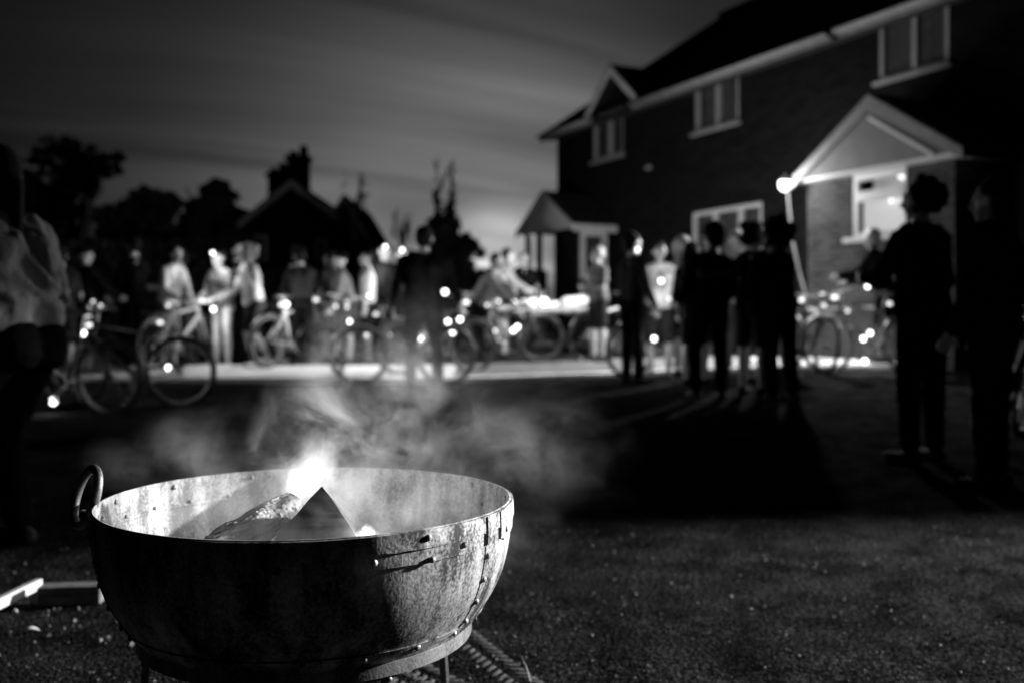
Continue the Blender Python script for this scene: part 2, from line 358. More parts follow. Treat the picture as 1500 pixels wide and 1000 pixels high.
# ------------------------------------------------------------------ bicycle
def make_bike(style='dark'):
    fm = M['frame_dark'] if style == 'dark' else M['frame_light']
    root = thing('bicycle', 'x', 'bicycle', (0, 0, 0), 0, 'bicycles standing in the street')
    R = .335; rw = V((-.52, 0, R)); fw = V((.52, 0, R)); bb = V((-.09, 0, .28)); st = V((-.24, 0, .80)); ht = V((.30, 0, .84)); hb = V((.345, 0, .70))
    f = MB()
    for a, b_, r in ((bb, st, .020), (ht, hb, .025), (st-V((-.03, 0, .08)), ht-V((0, 0, .03)), .021), (bb, hb, .024)): f.tube([a, b_], r, 8)
    for s in (-1, 1):
        o = V((0, s*.045, 0)); f.tube([bb+o*.5, rw+o], .010, 6); f.tube([st-V((-.02, 0, .1))+o*.4, rw+o], .009, 6)
    f.cap(bb-V((0, .04, 0)), bb+V((0, .04, 0)), .024, .024)
    obj('frame', f, fm, root, 'auto')
    k = MB(); k.tube([hb, hb+V((.02, 0, -.05))], .02, 8)
    for s in (-1, 1): k.tube([hb+V((.02, s*.03, -.03)), hb+V((.09, s*.05, -.17)), fw+V((0, s*.05, 0))], [.015, .013, .009], 8)
    obj('fork', k, fm, root, 'auto')
    for c in (rw, fw):
        t = MB(); t.tube([c+V((R*cos(a), 0, R*sin(a))) for a in [2*pi*i/48 for i in range(48)]], .027, 8, closed=True)
        w = obj('wheel', t, M['tyre'], root, True)
        q = MB(); q.tube([c+V(((R-.027)*cos(a), 0, (R-.027)*sin(a))) for a in [2*pi*i/48 for i in range(48)]], .011, 6, closed=True)
        obj('rim', q, M['alloy' if style == 'light' else 'dark_alloy'], w, True)
        sp = MB()
        for i in range(28):
            a = 2*pi*i/28; s = .028 if i % 2 else -.028; a2 = a+(.5 if i % 4 < 2 else -.5)
            sp.tube([c+V((.02*cos(a2), s, .02*sin(a2))), c+V(((R-.035)*cos(a), 0, (R-.035)*sin(a)))], .0014, 4, False)
        sp.cap(c-V((0, .045, 0)), c+V((0, .045, 0)), .018, .018, 10, 2)
        obj('spokes', sp, M['dark_alloy'], w)
        md = MB(); md.lathe([(R+.03, -.026), (R+.038, 0), (R+.03, .026)], (0, 0, 0), 20, a0=radians(40), a1=radians(150))
        md.v = [V((v.x+c.x, v.z+c.y, v.y+c.z)) for v in md.v]
        obj('mudguard', md, M['alloy'], root, True)
    h = MB(); h.tube([ht, ht+V((-.01, 0, .10)), ht+V((.05, 0, .13))], .014, 8)
    h.tube([ht+V((-.06, -.31, .14)), ht+V((.0, -.24, .15)), ht+V((.05, -.05, .13)), ht+V((.05, .05, .13)), ht+V((.0, .24, .15)), ht+V((-.06, .31, .14))], .012, 8)
    hbar = obj('handlebar', h, M['alloy'], root, 'auto')
    for s in (-1, 1):
        g = MB(); g.cap(ht+V((-.065, s*.315, .14)), ht+V((-.02, s*.265, .147)), .017, .017, 8, 2); obj('grip', g, M['tyre'], hbar, True)
    s_ = MB(); s_.tube([st, st+V((-.035, 0, .12))], .013, 8); obj('seatpost', s_, M['alloy'], root)
    s_ = MB(); s_.ell(st+V((-.09, 0, .145)), (.11, .075, .028)); s_.cap(st+V((-.03, 0, .15)), st+V((.12, 0, .145)), .04, .02)
    obj('saddle', remesh(s_, .012, 2), M['saddle'], root, True)
    c = MB(); c.lathe([(.092, -.003), (.098, -.003), (.098, .003), (.092, .003)], (0, 0, 0), 30, True)
    for i in range(5): a = 2*pi*i/5; c.tube([(0, 0, 0), (.093*cos(a), .093*sin(a), 0)], .007, 4)
    c.v = [V((v.x+bb.x, v.z-.05, v.y+bb.z)) for v in c.v]
    obj('chainring', c, M['alloy'], root)
    for s, an in ((-1, -50), (1, 130)):
        a = radians(an); e = bb+V((.17*cos(a), s*.075, .17*sin(a)))
        c = MB(); c.tube([bb+V((0, s*.045, 0)), bb+V((0, s*.07, 0)), e], .010, 6); cr = obj('crank', c, M['alloy'], root, 'auto')
        c = MB(); c.box(e+V((0, s*.055, 0)), (.085, .09, .022)); obj('pedal', c, M['tyre'], cr)
    c = MB(); c.tube([bb+V((0, -.05, .095)), rw+V((0, -.05, .035)), rw+V((-.035, -.05, 0)), rw+V((0, -.05, -.035)), bb+V((0, -.05, -.095))], .004, 4); obj('chain', c, M['tyre'], root)
    l = MB(); l.cap(ht+V((.07, 0, .07)), ht+V((.11, 0, .07)), .024, .028, 12, 3); obj('headlight', l, M['dimbulb'], root, True)
    l = MB(); l.cap(st+V((-.07, 0, .03)), st+V((-.085, 0, .03)), .022, .022, 10, 3); obj('rear_light', l, M['dimbulb'], root, True)
    return root

bikes = {'dark': make_bike('dark'), 'light': make_bike('light')}
used = {'dark': False, 'light': False}
def bike(px, D, rot, label, style='dark', lean=6, X=None):
    b = bikes[style]
    if used[style]: b = copy_tree(b)
    used[style] = True
    x = (px-750)/F*D if X is None else X
    z = ground(x, D)+(.055 if kerb_y(x) < D < kerb_y(x)+1.75 else 0)
    b.location = (x, D, z); b.rotation_euler = (radians(lean), 0, radians(rot)); b['label'] = label
    return b

# ------------------------------------------------------------------ ground
def axis(lo, hi, fine0, fine1, d, gr=1.18):
    a = []; x = fine0
    while x < fine1: a.append(x); x += d
    st = d; x = fine1
    while x < hi: a.append(x); st *= gr; x += st
    a.append(hi); st = d; x = fine0-d; b = []
    while x > lo: b.append(x); st *= gr; x -= st
    b.append(lo); return sorted(b)+a
xs = axis(-500, 500, -3, 5, .12); ys = axis(-30, 700, .5, 26, .12)
g = MB()
vs = []; nx = len(xs)
for y in ys:
    for x in xs:
        h = ground(x, y)
        if y < 40: h += .010*mn.noise(V((x*1.1, y*1.1, 0)))+.004*mn.noise(V((x*4, y*4, 3)))
        vs.append((x, y, h))
fs = [(j*nx+i, j*nx+i+1, (j+1)*nx+i+1, (j+1)*nx+i) for j in range(len(ys)-1) for i in range(nx-1)]
g.add(vs, fs)
obj('ground', g, M['asphalt'], smooth=True, kind='structure', fix=False)
# asphalt grain: voronoi bump for aggregate
nt = M['asphalt'].node_tree; bsdf = nt.nodes['Principled BSDF']
vo = nt.nodes.new('ShaderNodeTexVoronoi'); vo.inputs['Scale'].default_value = 105; vo.inputs['Randomness'].default_value = 1.0
tc = [n for n in nt.nodes if n.type == 'TEX_COORD'][0]; nt.links.new(tc.outputs['Object'], vo.inputs['Vector'])
b2 = nt.nodes.new('ShaderNodeBump'); b2.inputs['Strength'].default_value = .9; b2.inputs['Distance'].default_value = .009; b2.invert = True
nt.links.new(vo.outputs['Distance'], b2.inputs['Height'])
b1 = [n for n in nt.nodes if n.type == 'BUMP' and n != b2][0]; nt.links.new(b1.outputs[0], b2.inputs['Normal']); nt.links.new(b2.outputs[0], bsdf.inputs['Normal'])

pb_ = nt.nodes['Principled BSDF'].inputs['Base Color'].links[0].from_socket
fn = nt.nodes.new('ShaderNodeTexNoise'); fn.inputs['Scale'].default_value = 75; fn.inputs['Detail'].default_value = 6; fn.inputs['Roughness'].default_value = .75; nt.links.new(tc.outputs['Object'], fn.inputs['Vector'])
fr = nt.nodes.new('ShaderNodeMapRange'); fr.inputs[1].default_value = .48; fr.inputs[2].default_value = .72; fr.inputs[3].default_value = .30; fr.inputs[4].default_value = 4.2; nt.links.new(fn.outputs['Fac'], fr.inputs[0])
fm_ = nt.nodes.new('ShaderNodeMath'); fm_.operation = 'MULTIPLY'; nt.links.new(pb_, fm_.inputs[0]); nt.links.new(fr.outputs[0], fm_.inputs[1]); nt.links.new(fm_.outputs[0], bsdf.inputs['Base Color'])
# pavement with kerb, following the kerb line
pv = MB(); kb = MB(); N = 240
px_ = [-30+44*i/N for i in range(N+1)]
pr = []
for x in px_:
    y = kerb_y(x)
    pr.append(((x, y+.14, pave_z(x, y+.14)-.003), (x, y+1.7, pave_z(x, y+1.7)-.003), (x, y+1.7, pave_z(x, y+1.7)-.2)))
pv.add([p for r in pr for p in r], [(i*3+k, (i+1)*3+k, (i+1)*3+k+1, i*3+k+1) for i in range(N) for k in (0, 1)])
def strip(x0, x1, name, m):
    q = MB(); k = 90; pr = []
    for i in range(k+1):
        x = lerp(x0, x1, i/k); y = kerb_y(x)
        pr.append(((x, y+.14, pave_z(x, y+.14)-.003), (x, y+1.7, pave_z(x, y+1.7)-.003), (x, y+1.7, pave_z(x, y+1.7)-.2)))
    q.add([p for rr in pr for p in rr], [(i*3+j, (i+1)*3+j, (i+1)*3+j+1, i*3+j+1) for i in range(k) for j in (0, 1)])
    obj(name, q, m, kind='structure')
strip(-30, -.75, 'pavement', M['concrete']); strip(-.75, 3.4, 'shaded_pavement', M['grey_paving']); strip(3.4, 14, 'pavement', M['concrete'])  # middle stretch: the crowd's shadow on the pavement painted as darker grey
x = -30
ks = []
while x < 13.5:
    x2 = x+.9; a = (x+.006, kerb_y(x+.006)); b_ = (x2-.006, kerb_y(x2-.006))
    z0 = pave_z(*a); z1 = pave_z(*b_)
    lo = -.2
    vs = [(a[0], a[1], z0+lo), (b_[0], b_[1], z1+lo), (b_[0], b_[1], z1-.012), (b_[0], b_[1]+.012, z1), (b_[0], b_[1]+.138, z1), (b_[0], b_[1]+.138, z1+lo)]
    v2 = [(a[0], a[1], z0+lo), (a[0], a[1], z0-.012), (a[0], a[1]+.012, z0), (a[0], a[1]+.138, z0), (a[0], a[1]+.138, z0+lo)]
    kb.add([v2[0], v2[1], v2[2], v2[3], v2[4], vs[1], vs[2], vs[3], vs[4], vs[5]],
           [(0, 5, 6, 1), (1, 6, 7, 2), (2, 7, 8, 3), (3, 8, 9, 4), (0, 1, 2, 3, 4), (9, 8, 7, 6, 5)])
    x = x2
obj('kerb', kb, M['concrete'], kind='structure')
# far path: a paler strip beyond the table
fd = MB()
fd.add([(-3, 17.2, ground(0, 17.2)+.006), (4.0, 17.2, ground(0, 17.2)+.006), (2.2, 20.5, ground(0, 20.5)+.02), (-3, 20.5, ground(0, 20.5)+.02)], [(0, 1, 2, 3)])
obj('path', fd, M['grey_paving'], kind='structure')

# pebbles / grit
pb = MB()
rnd = random.Random(3)
for i in range(2600):
    y = 2.4+rnd.random()**1.6*5.5; x = rnd.uniform(-.62, .62)*y; s = rnd.uniform(.002, .006)*(1.6 if rnd.random() < .05 else 1)
    if i < 26: y = rnd.uniform(2.9, 3.6); x = -.45*y+rnd.uniform(-.1, .6); s = rnd.uniform(.006, .011)
    z = ground(x, y)+.010*mn.noise(V((x*1.1, y*1.1, 0)))+.004*mn.noise(V((x*4, y*4, 3)))
    c = V((x, y, z+s*.4)); a = rnd.random()*6
    pb.add([c+V((cos(a)*s, sin(a)*s, 0)), c+V((cos(a+2)*s, sin(a+2)*s, 0)), c+V((cos(a+4.1)*s*1.2, sin(a+4.1)*s, 0)), c+V((0, 0, s*.9)), c-V((0, 0, s*.7))],
           [(0, 1, 3), (1, 2, 3), (2, 0, 3), (1, 0, 4), (2, 1, 4), (0, 2, 4)])
tag(obj('gravel', pb, mat('grit', .09, .8, .6, 90)), 'loose grit and small stones scattered over the dark asphalt', 'gravel', kind='stuff')

# ------------------------------------------------------------------ fire bowl
BC = V((-.424, 2.080, -.018)); BR = .42; BZ = .654
def iron(name, v, lo, rough=.42, metal=.75):
    m = bpy.data.materials.new(name); m.use_nodes = True
    nt = m.node_tree; b = nt.nodes['Principled BSDF']; L = nt.links
    tc = nt.nodes.new('ShaderNodeTexCoord')
    mp = nt.nodes.new('ShaderNodeMapping'); mp.inputs['Scale'].default_value = (1, 1, .35); L.new(tc.outputs['Object'], mp.inputs[0])
    n1 = nt.nodes.new('ShaderNodeTexNoise'); n1.inputs['Scale'].default_value = 16; n1.inputs['Detail'].default_value = 9; n1.inputs['Roughness'].default_value = .65; L.new(mp.outputs[0], n1.inputs['Vector'])
    n2 = nt.nodes.new('ShaderNodeTexNoise'); n2.inputs['Scale'].default_value = 160; n2.inputs['Detail'].default_value = 5; L.new(tc.outputs['Object'], n2.inputs['Vector'])
    mx = nt.nodes.new('ShaderNodeMath'); mx.operation = 'MULTIPLY_ADD'; mx.inputs[1].default_value = .45; L.new(n2.outputs['Fac'], mx.inputs[0]); L.new(n1.outputs['Fac'], mx.inputs[2])
    r = nt.nodes.new('ShaderNodeMapRange'); r.inputs[1].default_value = .62; r.inputs[2].default_value = .92; r.inputs[3].default_value = lo; r.inputs[4].default_value = v; L.new(mx.outputs[0], r.inputs[0])
    L.new(r.outputs[0], b.inputs['Base Color'])
    r2 = nt.nodes.new('ShaderNodeMapRange'); r2.inputs[1].default_value = .5; r2.inputs[2].default_value = 1.0; r2.inputs[3].default_value = rough+.25; r2.inputs[4].default_value = rough-.05; L.new(mx.outputs[0], r2.inputs[0]); L.new(r2.outputs[0], b.inputs['Roughness'])
    b.inputs['Metallic'].default_value = metal
    bp = nt.nodes.new('ShaderNodeBump'); bp.inputs['Strength'].default_value = .35; bp.inputs['Distance'].default_value = .004; L.new(mx.outputs[0], bp.inputs['Height']); L.new(bp.outputs[0], b.inputs['Normal'])
    return m
M['iron'] = iron('beaten_iron', .66, .03, .55, .6)
M['iron_in'] = iron('scorched_iron', .48, .12, .65, .25)
M['steel'] = iron('forged_steel', .40, .10, .4, .8)
bowl = thing('fire_bowl', 'large riveted iron fire bowl with a ring handle, smoking on a low stand', 'fire bowl', BC)
prof_out = [(.420, .654), (.4215, .62), (.4185, .575), (.410, .53), (.396, .49), (.374, .45), (.345, .412), (.305, .374), (.25, .338), (.18, .312), (.10, .298), (.001, .294)]
prof_in = [(r-.004, z+(.004 if i > 4 else 0)) for i, (r, z) in enumerate(prof_out[:-1])]+[(.001, .300)]
def smoothprof(p, k=4):
    out = []
    for i in range(len(p)-1):
        p0 = p[max(i-1, 0)]; p1 = p[i]; p2 = p[i+1]; p3 = p[min(i+2, len(p)-1)]
        for j in range(k):
            t = j/k
            out.append(tuple(.5*((2*b)+(-a+c)*t+(2*a-5*b+4*c-d)*t*t+(-a+3*b-3*c+d)*t**3) for a, b, c, d in zip(p0, p1, p2, p3)))
    out.append(p[-1]); return out
po = smoothprof(prof_out); pi_ = smoothprof(prof_in)
def rad_at(z):
    for (r0, z0), (r1, z1) in zip(po, po[1:]):
        if z1 <= z <= z0 or z0 <= z <= z1: return lerp(r0, r1, (z-z0)/(z1-z0) if z1 != z0 else 0)
    return .3
b = MB(); b.lathe(po, n=192, wob=.0012); obj('bowl_shell', b, M['iron'], bowl, True)
b = MB(); b.lathe([(r, z) for r, z in pi_], n=192, wob=.0012)
b.lathe([(.416, .6535), (.4165, .6555), (.4195, .6555), (.420, .6535)], n=192, wob=.0012)
obj('inner_lining', b, M['iron_in'], bowl, True)
def band(z0, z1, t, n=192, a0=0, a1=2*pi, rag=0, name='band', m='iron'):
    k = 6; zz = [lerp(z0, z1, i/k) for i in range(k+1)]
    pr = [(rad_at(z)+t, z) for z in zz]; pr = [(rad_at(z0)-.002, z0)]+pr+[(rad_at(z1)-.002, z1)]
    q = MB(); q.lathe(pr, n=n, closed=True, a0=a0, a1=a1, wob=.0012)
    if rag:
        for v in q.v:
            if abs(v.z-z0) < .002: v.z += rag*mn.noise(V((v.x*30, v.y*30, 0)))
    return obj(name, q, M[m], bowl, 'auto')
band(.596, .650, .0032, rag=.0015, name='rim_band')
band(.622, .6535, .0056, rag=.003, name='rim_strip')
band(.418, .432, .0034, rag=.002, name='lower_seam')
band(.303, .424, .0016, name='bottom_plate')
for k, a in enumerate([radians(-90+d) for d in (-128, -58, -5, 71, 63, 100, 170)]):
    z1 = .598; z0 = .43
    if k in (3, 4):      # short vertical straps on the rim as well
        w = .014
        q = MB(); vs = []
        for zz in [.600+i*.0105 for i in range(6)]:
            for s in (-1, 1): r = rad_at(zz)+.0082; vs.append((r*cos(a+s*w), r*sin(a+s*w), zz))
            for s in (1, -1): r = rad_at(zz)+.003; vs.append((r*cos(a+s*w), r*sin(a+s*w), zz))
        q.add(vs, [(i*4+j, i*4+(j+1) % 4, (i+1)*4+(j+1) % 4, (i+1)*4+j) for i in range(5) for j in range(4)]+[(0, 1, 2, 3), (23, 22, 21, 20)])
        obj('rim_strap', q, M['iron'], bowl, 'auto')
    if k == 3: continue
    q = MB(); vs = []; n_ = 10
    for i in range(n_+1):
        zz = lerp(z0, z1, i/n_); w = .045; aa = a+.0*i
        for s, t in ((0, .0013), (1, .0013), (1, -.001), (0, -.001)):
            r = rad_at(zz)+t; vs.append((r*cos(aa+s*w+.003*mn.noise(V((zz*40, k, 0)))), r*sin(aa+s*w), zz))
    q.add(vs, [(i*4+j, i*4+(j+1) % 4, (i+1)*4+(j+1) % 4, (i+1)*4+j) for i in range(n_) for j in range(4)]+[(0, 1, 2, 3), tuple(n_*4+j for j in (3, 2, 1, 0))])
    obj('plate_seam', q, M['iron'], bowl, 'auto')
def rivets(lst, r=.0062):
    q = MB()
    for a, z, t in lst:
        rr = rad_at(z)+t; c = V((rr*cos(a), rr*sin(a), z)); R = Matrix.Rotation(a, 3, 'Z')
        q.ell(c, (r*.65, r*(1+.15*sin(a*37)), r), R, 10, 6)
    return q
rv = []
for i in range(15): rv.append((radians(i*24+9+2*sin(i*5)), .611+.002*sin(i*3), .0035))
for i in range(22): rv.append((radians(i*360/22+2+1.5*sin(i*7)), .4255, .0035))
for a in [radians(-90+d) for d in (-128, -58, -5, 63, 100, 170)]:
    for zz in (.575, .53, .485, .445): rv.append((a+.02, zz, .0022))
for d in (3, 40.5, 71, 100):
    a = radians(-90+d); rv += [(a, .64, .006), (a+.02, .60, .006)]
for k_, (z_a, z_b) in enumerate(((.59, .66), (.43, .59), (.40, .43))):
    sel = [r_ for r_ in rv if z_a <= r_[1] < z_b]
    for r_ in (sel if k_ < 3 else ()): 
        if cos(r_[0]) > -.75 or sin(r_[0]) < .2: obj('rivet', rivets([r_]), M['iron'], bowl, True)
rv = [(radians(i*360/26+4), .600, -.006) for i in range(26)]+[(radians(i*360/13+10), .64, -.006) for i in range(13)]
obj('inner_rivets', rivets(rv, .0055), M['iron_in'], bowl, True)
# inner seam lip
q = MB(); q.lathe([(rad_at(.598)-.0045, .5985), (rad_at(.598)-.0075, .5965), (rad_at(.59)-.0045, .589)], n=192); obj('inner_seam', q, M['iron_in'], bowl, True)
# ring handle at the left end
ha = radians(187)
hb_ = V((.432*cos(ha), .432*sin(ha), .628)); tang = V((-sin(ha), cos(ha), 0)); outw = V((cos(ha), sin(ha), 0))
up = nz(V((0, 0, 1))*.93+outw*.02+V((.28, 0, 0)))
tq = Matrix.Rotation(radians(40), 3, 'Z')@tang
cc = hb_+outw*.014+V((0, 0, .036))
q = MB(); q.tube([cc+tq*cos(a)*.043+up*sin(a)*.060 for a in [2*pi*i/48 for i in range(48)]], .0092, 12, closed=True)
obj('handle', q, M['steel'], bowl, True)
q = MB(); q.cap(hb_-outw*.012+V((0, 0, -.012)), hb_+outw*.016, .011, .012); q.box(hb_-outw*.011+V((0, 0, -.014)), (.012, .05, .035), Matrix.Rotation(ha, 3, 'Z')); obj('handle_bracket', q, M['steel'], bowl, 'auto')
ha2 = radians(7-25+20); hb2 = V((.432*cos(ha2), .432*sin(ha2), .628))
# stand
stand = thing('bowl_stand', 'low iron ring stand with flat legs carrying the fire bowl', 'stand', BC)
q = MB(); q.lathe([(.333, .402), (.3395, .402), (.3395, .378), (.333, .378)], n=120, closed=True); q.lathe([(.322, .4005), (.339, .4045), (.339, .4015), (.322, .3975)], n=120, closed=True)
q.v = [v for v in q.v]
obj('ring', q, M['steel'], stand, 'auto')
for d in (-57, 37, 128, 217):
    a = radians(-90+d); r = .327; q = MB()
    c0 = V((r*cos(a), r*sin(a), .385)); c1 = V(((r+.03)*cos(a), (r+.03)*sin(a), .012)); R = Matrix.Rotation(a, 3, 'Z')
    t = V((-sin(a), cos(a), 0))*.0125; o_ = V((cos(a), sin(a), 0))*.004
    q.add([c0-t-o_, c0+t-o_, c0+t+o_, c0-t+o_, c1-t-o_, c1+t-o_, c1+t+o_, c1-t+o_], [(0, 1, 2, 3), (7, 6, 5, 4), (0, 4, 5, 1), (1, 5, 6, 2), (2, 6, 7, 3), (3, 7, 4, 0)])
    q.box(c1+o_*4, (.05, .04, .006), R); lg = obj('leg', q, M['steel'], stand)
    q = MB()
    for zz in (.37, .345): q.ell(c0+V((0, 0, zz-.385))+o_*1.6, (.004, .006, .006), R, 8, 5)
    obj('bolts', q, M['steel'], lg, True)
# ash bed
q = MB(); n = 48; vs = [(0, 0, .50)]; rings = 12
for j in range(1, rings+1):
    for k in range(n):
        a = 2*pi*k/n; r = .374*j/rings; z = .462+.05*(1-(j/rings)**2)+.014*mn.noise(V((r*cos(a)*18, r*sin(a)*18, 1)))
        if j == rings: z = .455
        vs.append((r*cos(a), r*sin(a), z))
fs = [(0, 1+k, 1+(k+1) % n) for k in range(n)]+[(1+(j-1)*n+k, 1+j*n+k, 1+j*n+(k+1) % n, 1+(j-1)*n+(k+1) % n) for j in range(1, rings) for k in range(n)]
q.add(vs, fs); e = obj('ash', q, M['soil'], None, True); e.location = BC; tag(e, 'bed of grey ash and embers filling the bottom of the fire bowl', 'ash', kind='stuff')

# logs
def wood(name, v, dark, sx=60):
    m = bpy.data.materials.new(name); m.use_nodes = True
    nt = m.node_tree; b = nt.nodes['Principled BSDF']; L = nt.links
    tc = nt.nodes.new('ShaderNodeTexCoord'); mp = nt.nodes.new('ShaderNodeMapping'); mp.inputs['Scale'].default_value = (4, sx, sx); L.new(tc.outputs['Object'], mp.inputs[0])
    n = nt.nodes.new('ShaderNodeTexNoise'); n.inputs['Scale'].default_value = 1.0; n.inputs['Detail'].default_value = 8; L.new(mp.outputs[0], n.inputs['Vector'])
    n3 = nt.nodes.new('ShaderNodeTexNoise'); n3.inputs['Scale'].default_value = 14; L.new(tc.outputs['Object'], n3.inputs['Vector'])
    ad = nt.nodes.new('ShaderNodeMath'); ad.operation = 'ADD'; L.new(n.outputs['Fac'], ad.inputs[0]); L.new(n3.outputs['Fac'], ad.inputs[1])
    r = nt.nodes.new('ShaderNodeMapRange'); r.inputs[1].default_value = .82; r.inputs[2].default_value = 1.15; r.inputs[3].default_value = dark; r.inputs[4].default_value = v; L.new(ad.outputs[0], r.inputs[0]); L.new(r.outputs[0], b.inputs['Base Color'])
    bp = nt.nodes.new('ShaderNodeBump'); bp.inputs['Strength'].default_value = .9; bp.inputs['Distance'].default_value = .006; L.new(n.outputs['Fac'], bp.inputs['Height']); L.new(bp.outputs[0], b.inputs['Normal'])
    b.inputs['Roughness'].default_value = .85
    return m
M['wood_pale'] = wood('ashy_bark', .5, .06); M['wood_dark'] = wood('charred_wood', .045, .012, 40); M['wood_cut'] = wood('sawn_timber', .55, .4, 30)
def wedge(label, c, apex, bl, br, back, m, name='split_log'):
    """triangular split log; front triangle given, extruded along back"""
    q = MB(); a, l, r = V(apex), V(bl), V(br); bk = V(back); rows = 14; n = 18
    def edge(t):      # walk around the triangle
        t = t % 3; i = int(t); f = t-i; pts = [a, r, l, a]; return pts[i].lerp(pts[i+1], f)
    vs = []
    for j in range(rows+1):
        for k in range(n):
            p = edge(3*k/n)+bk*(j/rows); w = .0035 if 0 < k else .002
            p = p+V((mn.noise(p*30), mn.noise(p*30+V((5, 0, 0))), mn.noise(p*30+V((0, 9, 0)))))*w; vs.append(p-V(c))
    ct = (a+l+r)/3
    vs.append(ct-V(c)); vs.append(ct+bk-V(c)); F0 = len(vs)-2
    fs = [(j*n+k, (j+1)*n+k, (j+1)*n+(k+1) % n, j*n+(k+1) % n) for j in range(rows) for k in range(n)]
    fs += [(F0, k, (k+1) % n) for k in range(n)]+[(F0+1, rows*n+(k+1) % n, rows*n+k) for k in range(n)]
    q.add(vs, fs); o = obj(name, q, m); o.location = c; return tag(o, label, 'firewood', 'firewood in the bowl')
ap = P(471, 711, 1.93); bl = P(352, 842, 1.80); br = P(562, 842, 1.80)
wedge('dark split log standing pointed edge up in front of the flames', ap.lerp(bl, .5), ap, bl, br, (.02, .10, -.06), M['wood_dark'])
def rlog(label, p0, p1, r, m, group='firewood in the bowl', n=90, k=36, name='log'):
    p0 = V(p0); p1 = V(p1); d = (p1-p0); L = d.length; R = V((1, 0, 0)).rotation_difference(d.normalized())
    q = MB(); vs = []
    for i in range(n+1):
        t = i/n; rr = r*(1-.25*(t-.5)**2)
        for j in range(k*2):
            a = 2*pi*j/(k*2); w = 1+.14*mn.noise(V((t*5, cos(a)*1.6, sin(a)*1.6)))+.13*abs(mn.noise(V((t*7, cos(a)*5+t*2, sin(a)*5))))+.07*mn.noise(V((t*40, cos(a)*9, sin(a)*9)))-.05*(mn.noise(V((t*14, cos(a)*14, sin(a)*14))) > .25)
            vs.append((t*L, rr*w*cos(a), rr*w*sin(a)))
    K = k*2
    fs = [(i*K+j, (i+1)*K+j, (i+1)*K+(j+1) % K, i*K+(j+1) % K) for i in range(n) for j in range(K)]
    vs += [(-.006, 0, 0), (L+.008, 0, 0)]; fs += [(len(vs)-2, (j+1) % K, j) for j in range(K)]+[(len(vs)-1, n*K+j, n*K+(j+1) % K) for j in range(K)]
    q.add(vs, fs); o = obj(name, q, m, None, 'auto'); o.location = p0; o.rotation_mode = 'QUATERNION'; o.rotation_quaternion = R
    return tag(o, label, 'firewood', group)
rlog('pale bark covered log leaning up behind the pointed split log', P(312, 806, 1.86), P(430, 742, 2.02), .033, M['wood_pale'])
rlog('charred log lying low across the ash behind the flames', BC+V((-.1, .14, .50)), BC+V((.22, .05, .51)), .035, M['wood_dark'])
# flames : small meshes filled with glowing gas
def flame_mat(name, s):
    m = bpy.data.materials.new(name); m.use_nodes = True; nt = m.node_tree; L = nt.links
    nt.nodes.remove(nt.nodes['Principled BSDF'])
    tc = nt.nodes.new('ShaderNodeTexCoord'); mp = nt.nodes.new('ShaderNodeMapping'); mp.inputs['Location'].default_value = (-1, -1, -.62); mp.inputs['Scale'].default_value = (2, 2, 1.5); L.new(tc.outputs['Generated'], mp.inputs[0])
    nn = nt.nodes.new('ShaderNodeTexNoise'); nn.inputs['Scale'].default_value = 5.5; nn.inputs['Detail'].default_value = 4; L.new(tc.outputs['Generated'], nn.inputs['Vector'])
    sub = nt.nodes.new('ShaderNodeVectorMath'); sub.operation = 'MULTIPLY_ADD'; sub.inputs[1].default_value = (1.6, 1.6, 1.1); L.new(nn.outputs['Color'], sub.inputs[0]); L.new(mp.outputs[0], sub.inputs[2])
    s2 = nt.nodes.new('ShaderNodeVectorMath'); s2.operation = 'SUBTRACT'; s2.inputs[1].default_value = (.8, .8, .55); L.new(sub.outputs[0], s2.inputs[0])
    gr = nt.nodes.new('ShaderNodeTexGradient'); gr.gradient_type = 'SPHERICAL'; L.new(s2.outputs[0], gr.inputs[0])
    pw = nt.nodes.new('ShaderNodeMath'); pw.operation = 'POWER'; pw.inputs[1].default_value = 1.7; L.new(gr.outputs['Fac'], pw.inputs[0])
    mu = nt.nodes.new('ShaderNodeMath'); mu.operation = 'MULTIPLY'; mu.inputs[1].default_value = s; L.new(pw.outputs[0], mu.inputs[0])
    em = nt.nodes.new('ShaderNodeEmission'); L.new(mu.outputs[0], em.inputs['Strength'])
    L.new(em.outputs[0], nt.nodes['Material Output'].inputs['Volume']); return m
fire = thing('fire', 'bright flames rising behind the logs inside the fire bowl', 'fire', BC+V((0, .0, .5)))
def flame(px, py0, py1, D, w, s):
    p0 = P(px, py0, D); p1 = P(px, py1, D); q = MB(); h = p1.z-p0.z
    q.lathe([(.001, 0), (w, h*.12), (w*1.1, h*.4), (w*.8, h*.75), (.001, h)], n=20)
    f = obj('flame', q, flame_mat('flame_gas', s), fire, True); f.location = p0-fire.location; return f
for a_ in ((446, 738, 655, 2.20, .052, 11), (470, 722, 612, 2.23, .052, 8), (434, 732, 672, 2.19, .026, 40), (456, 728, 690, 2.20, .022, 40), (486, 712, 668, 2.24, .024, 10), (455, 690, 612, 2.24, .05, 4), (430, 735, 684, 2.17, .026, 40), (476, 706, 652, 2.25, .028, 9), (452, 690, 628, 2.22, .024, 7),
           (538, 808, 764, 1.79, .018, 260), (527, 802, 772, 1.80, .010, 160), (551, 806, 774, 1.80, .012, 160), (600, 770, 735, 2.1, .03, 10)): flame(*a_)
def light(kind, loc, P_, r=.03, name='lamp_light', parent=None, **k):
    l = bpy.data.lights.new(name, kind); l.energy = P_
    if kind != 'SUN': l.shadow_soft_size = r
    for a, v in k.items(): setattr(l, a, v)
    o = bpy.data.objects.new(name, l); COL.objects.link(o); o.location = loc; return o
light('POINT', P(452, 690, 2.2), 3.2, .03, 'fire_light')
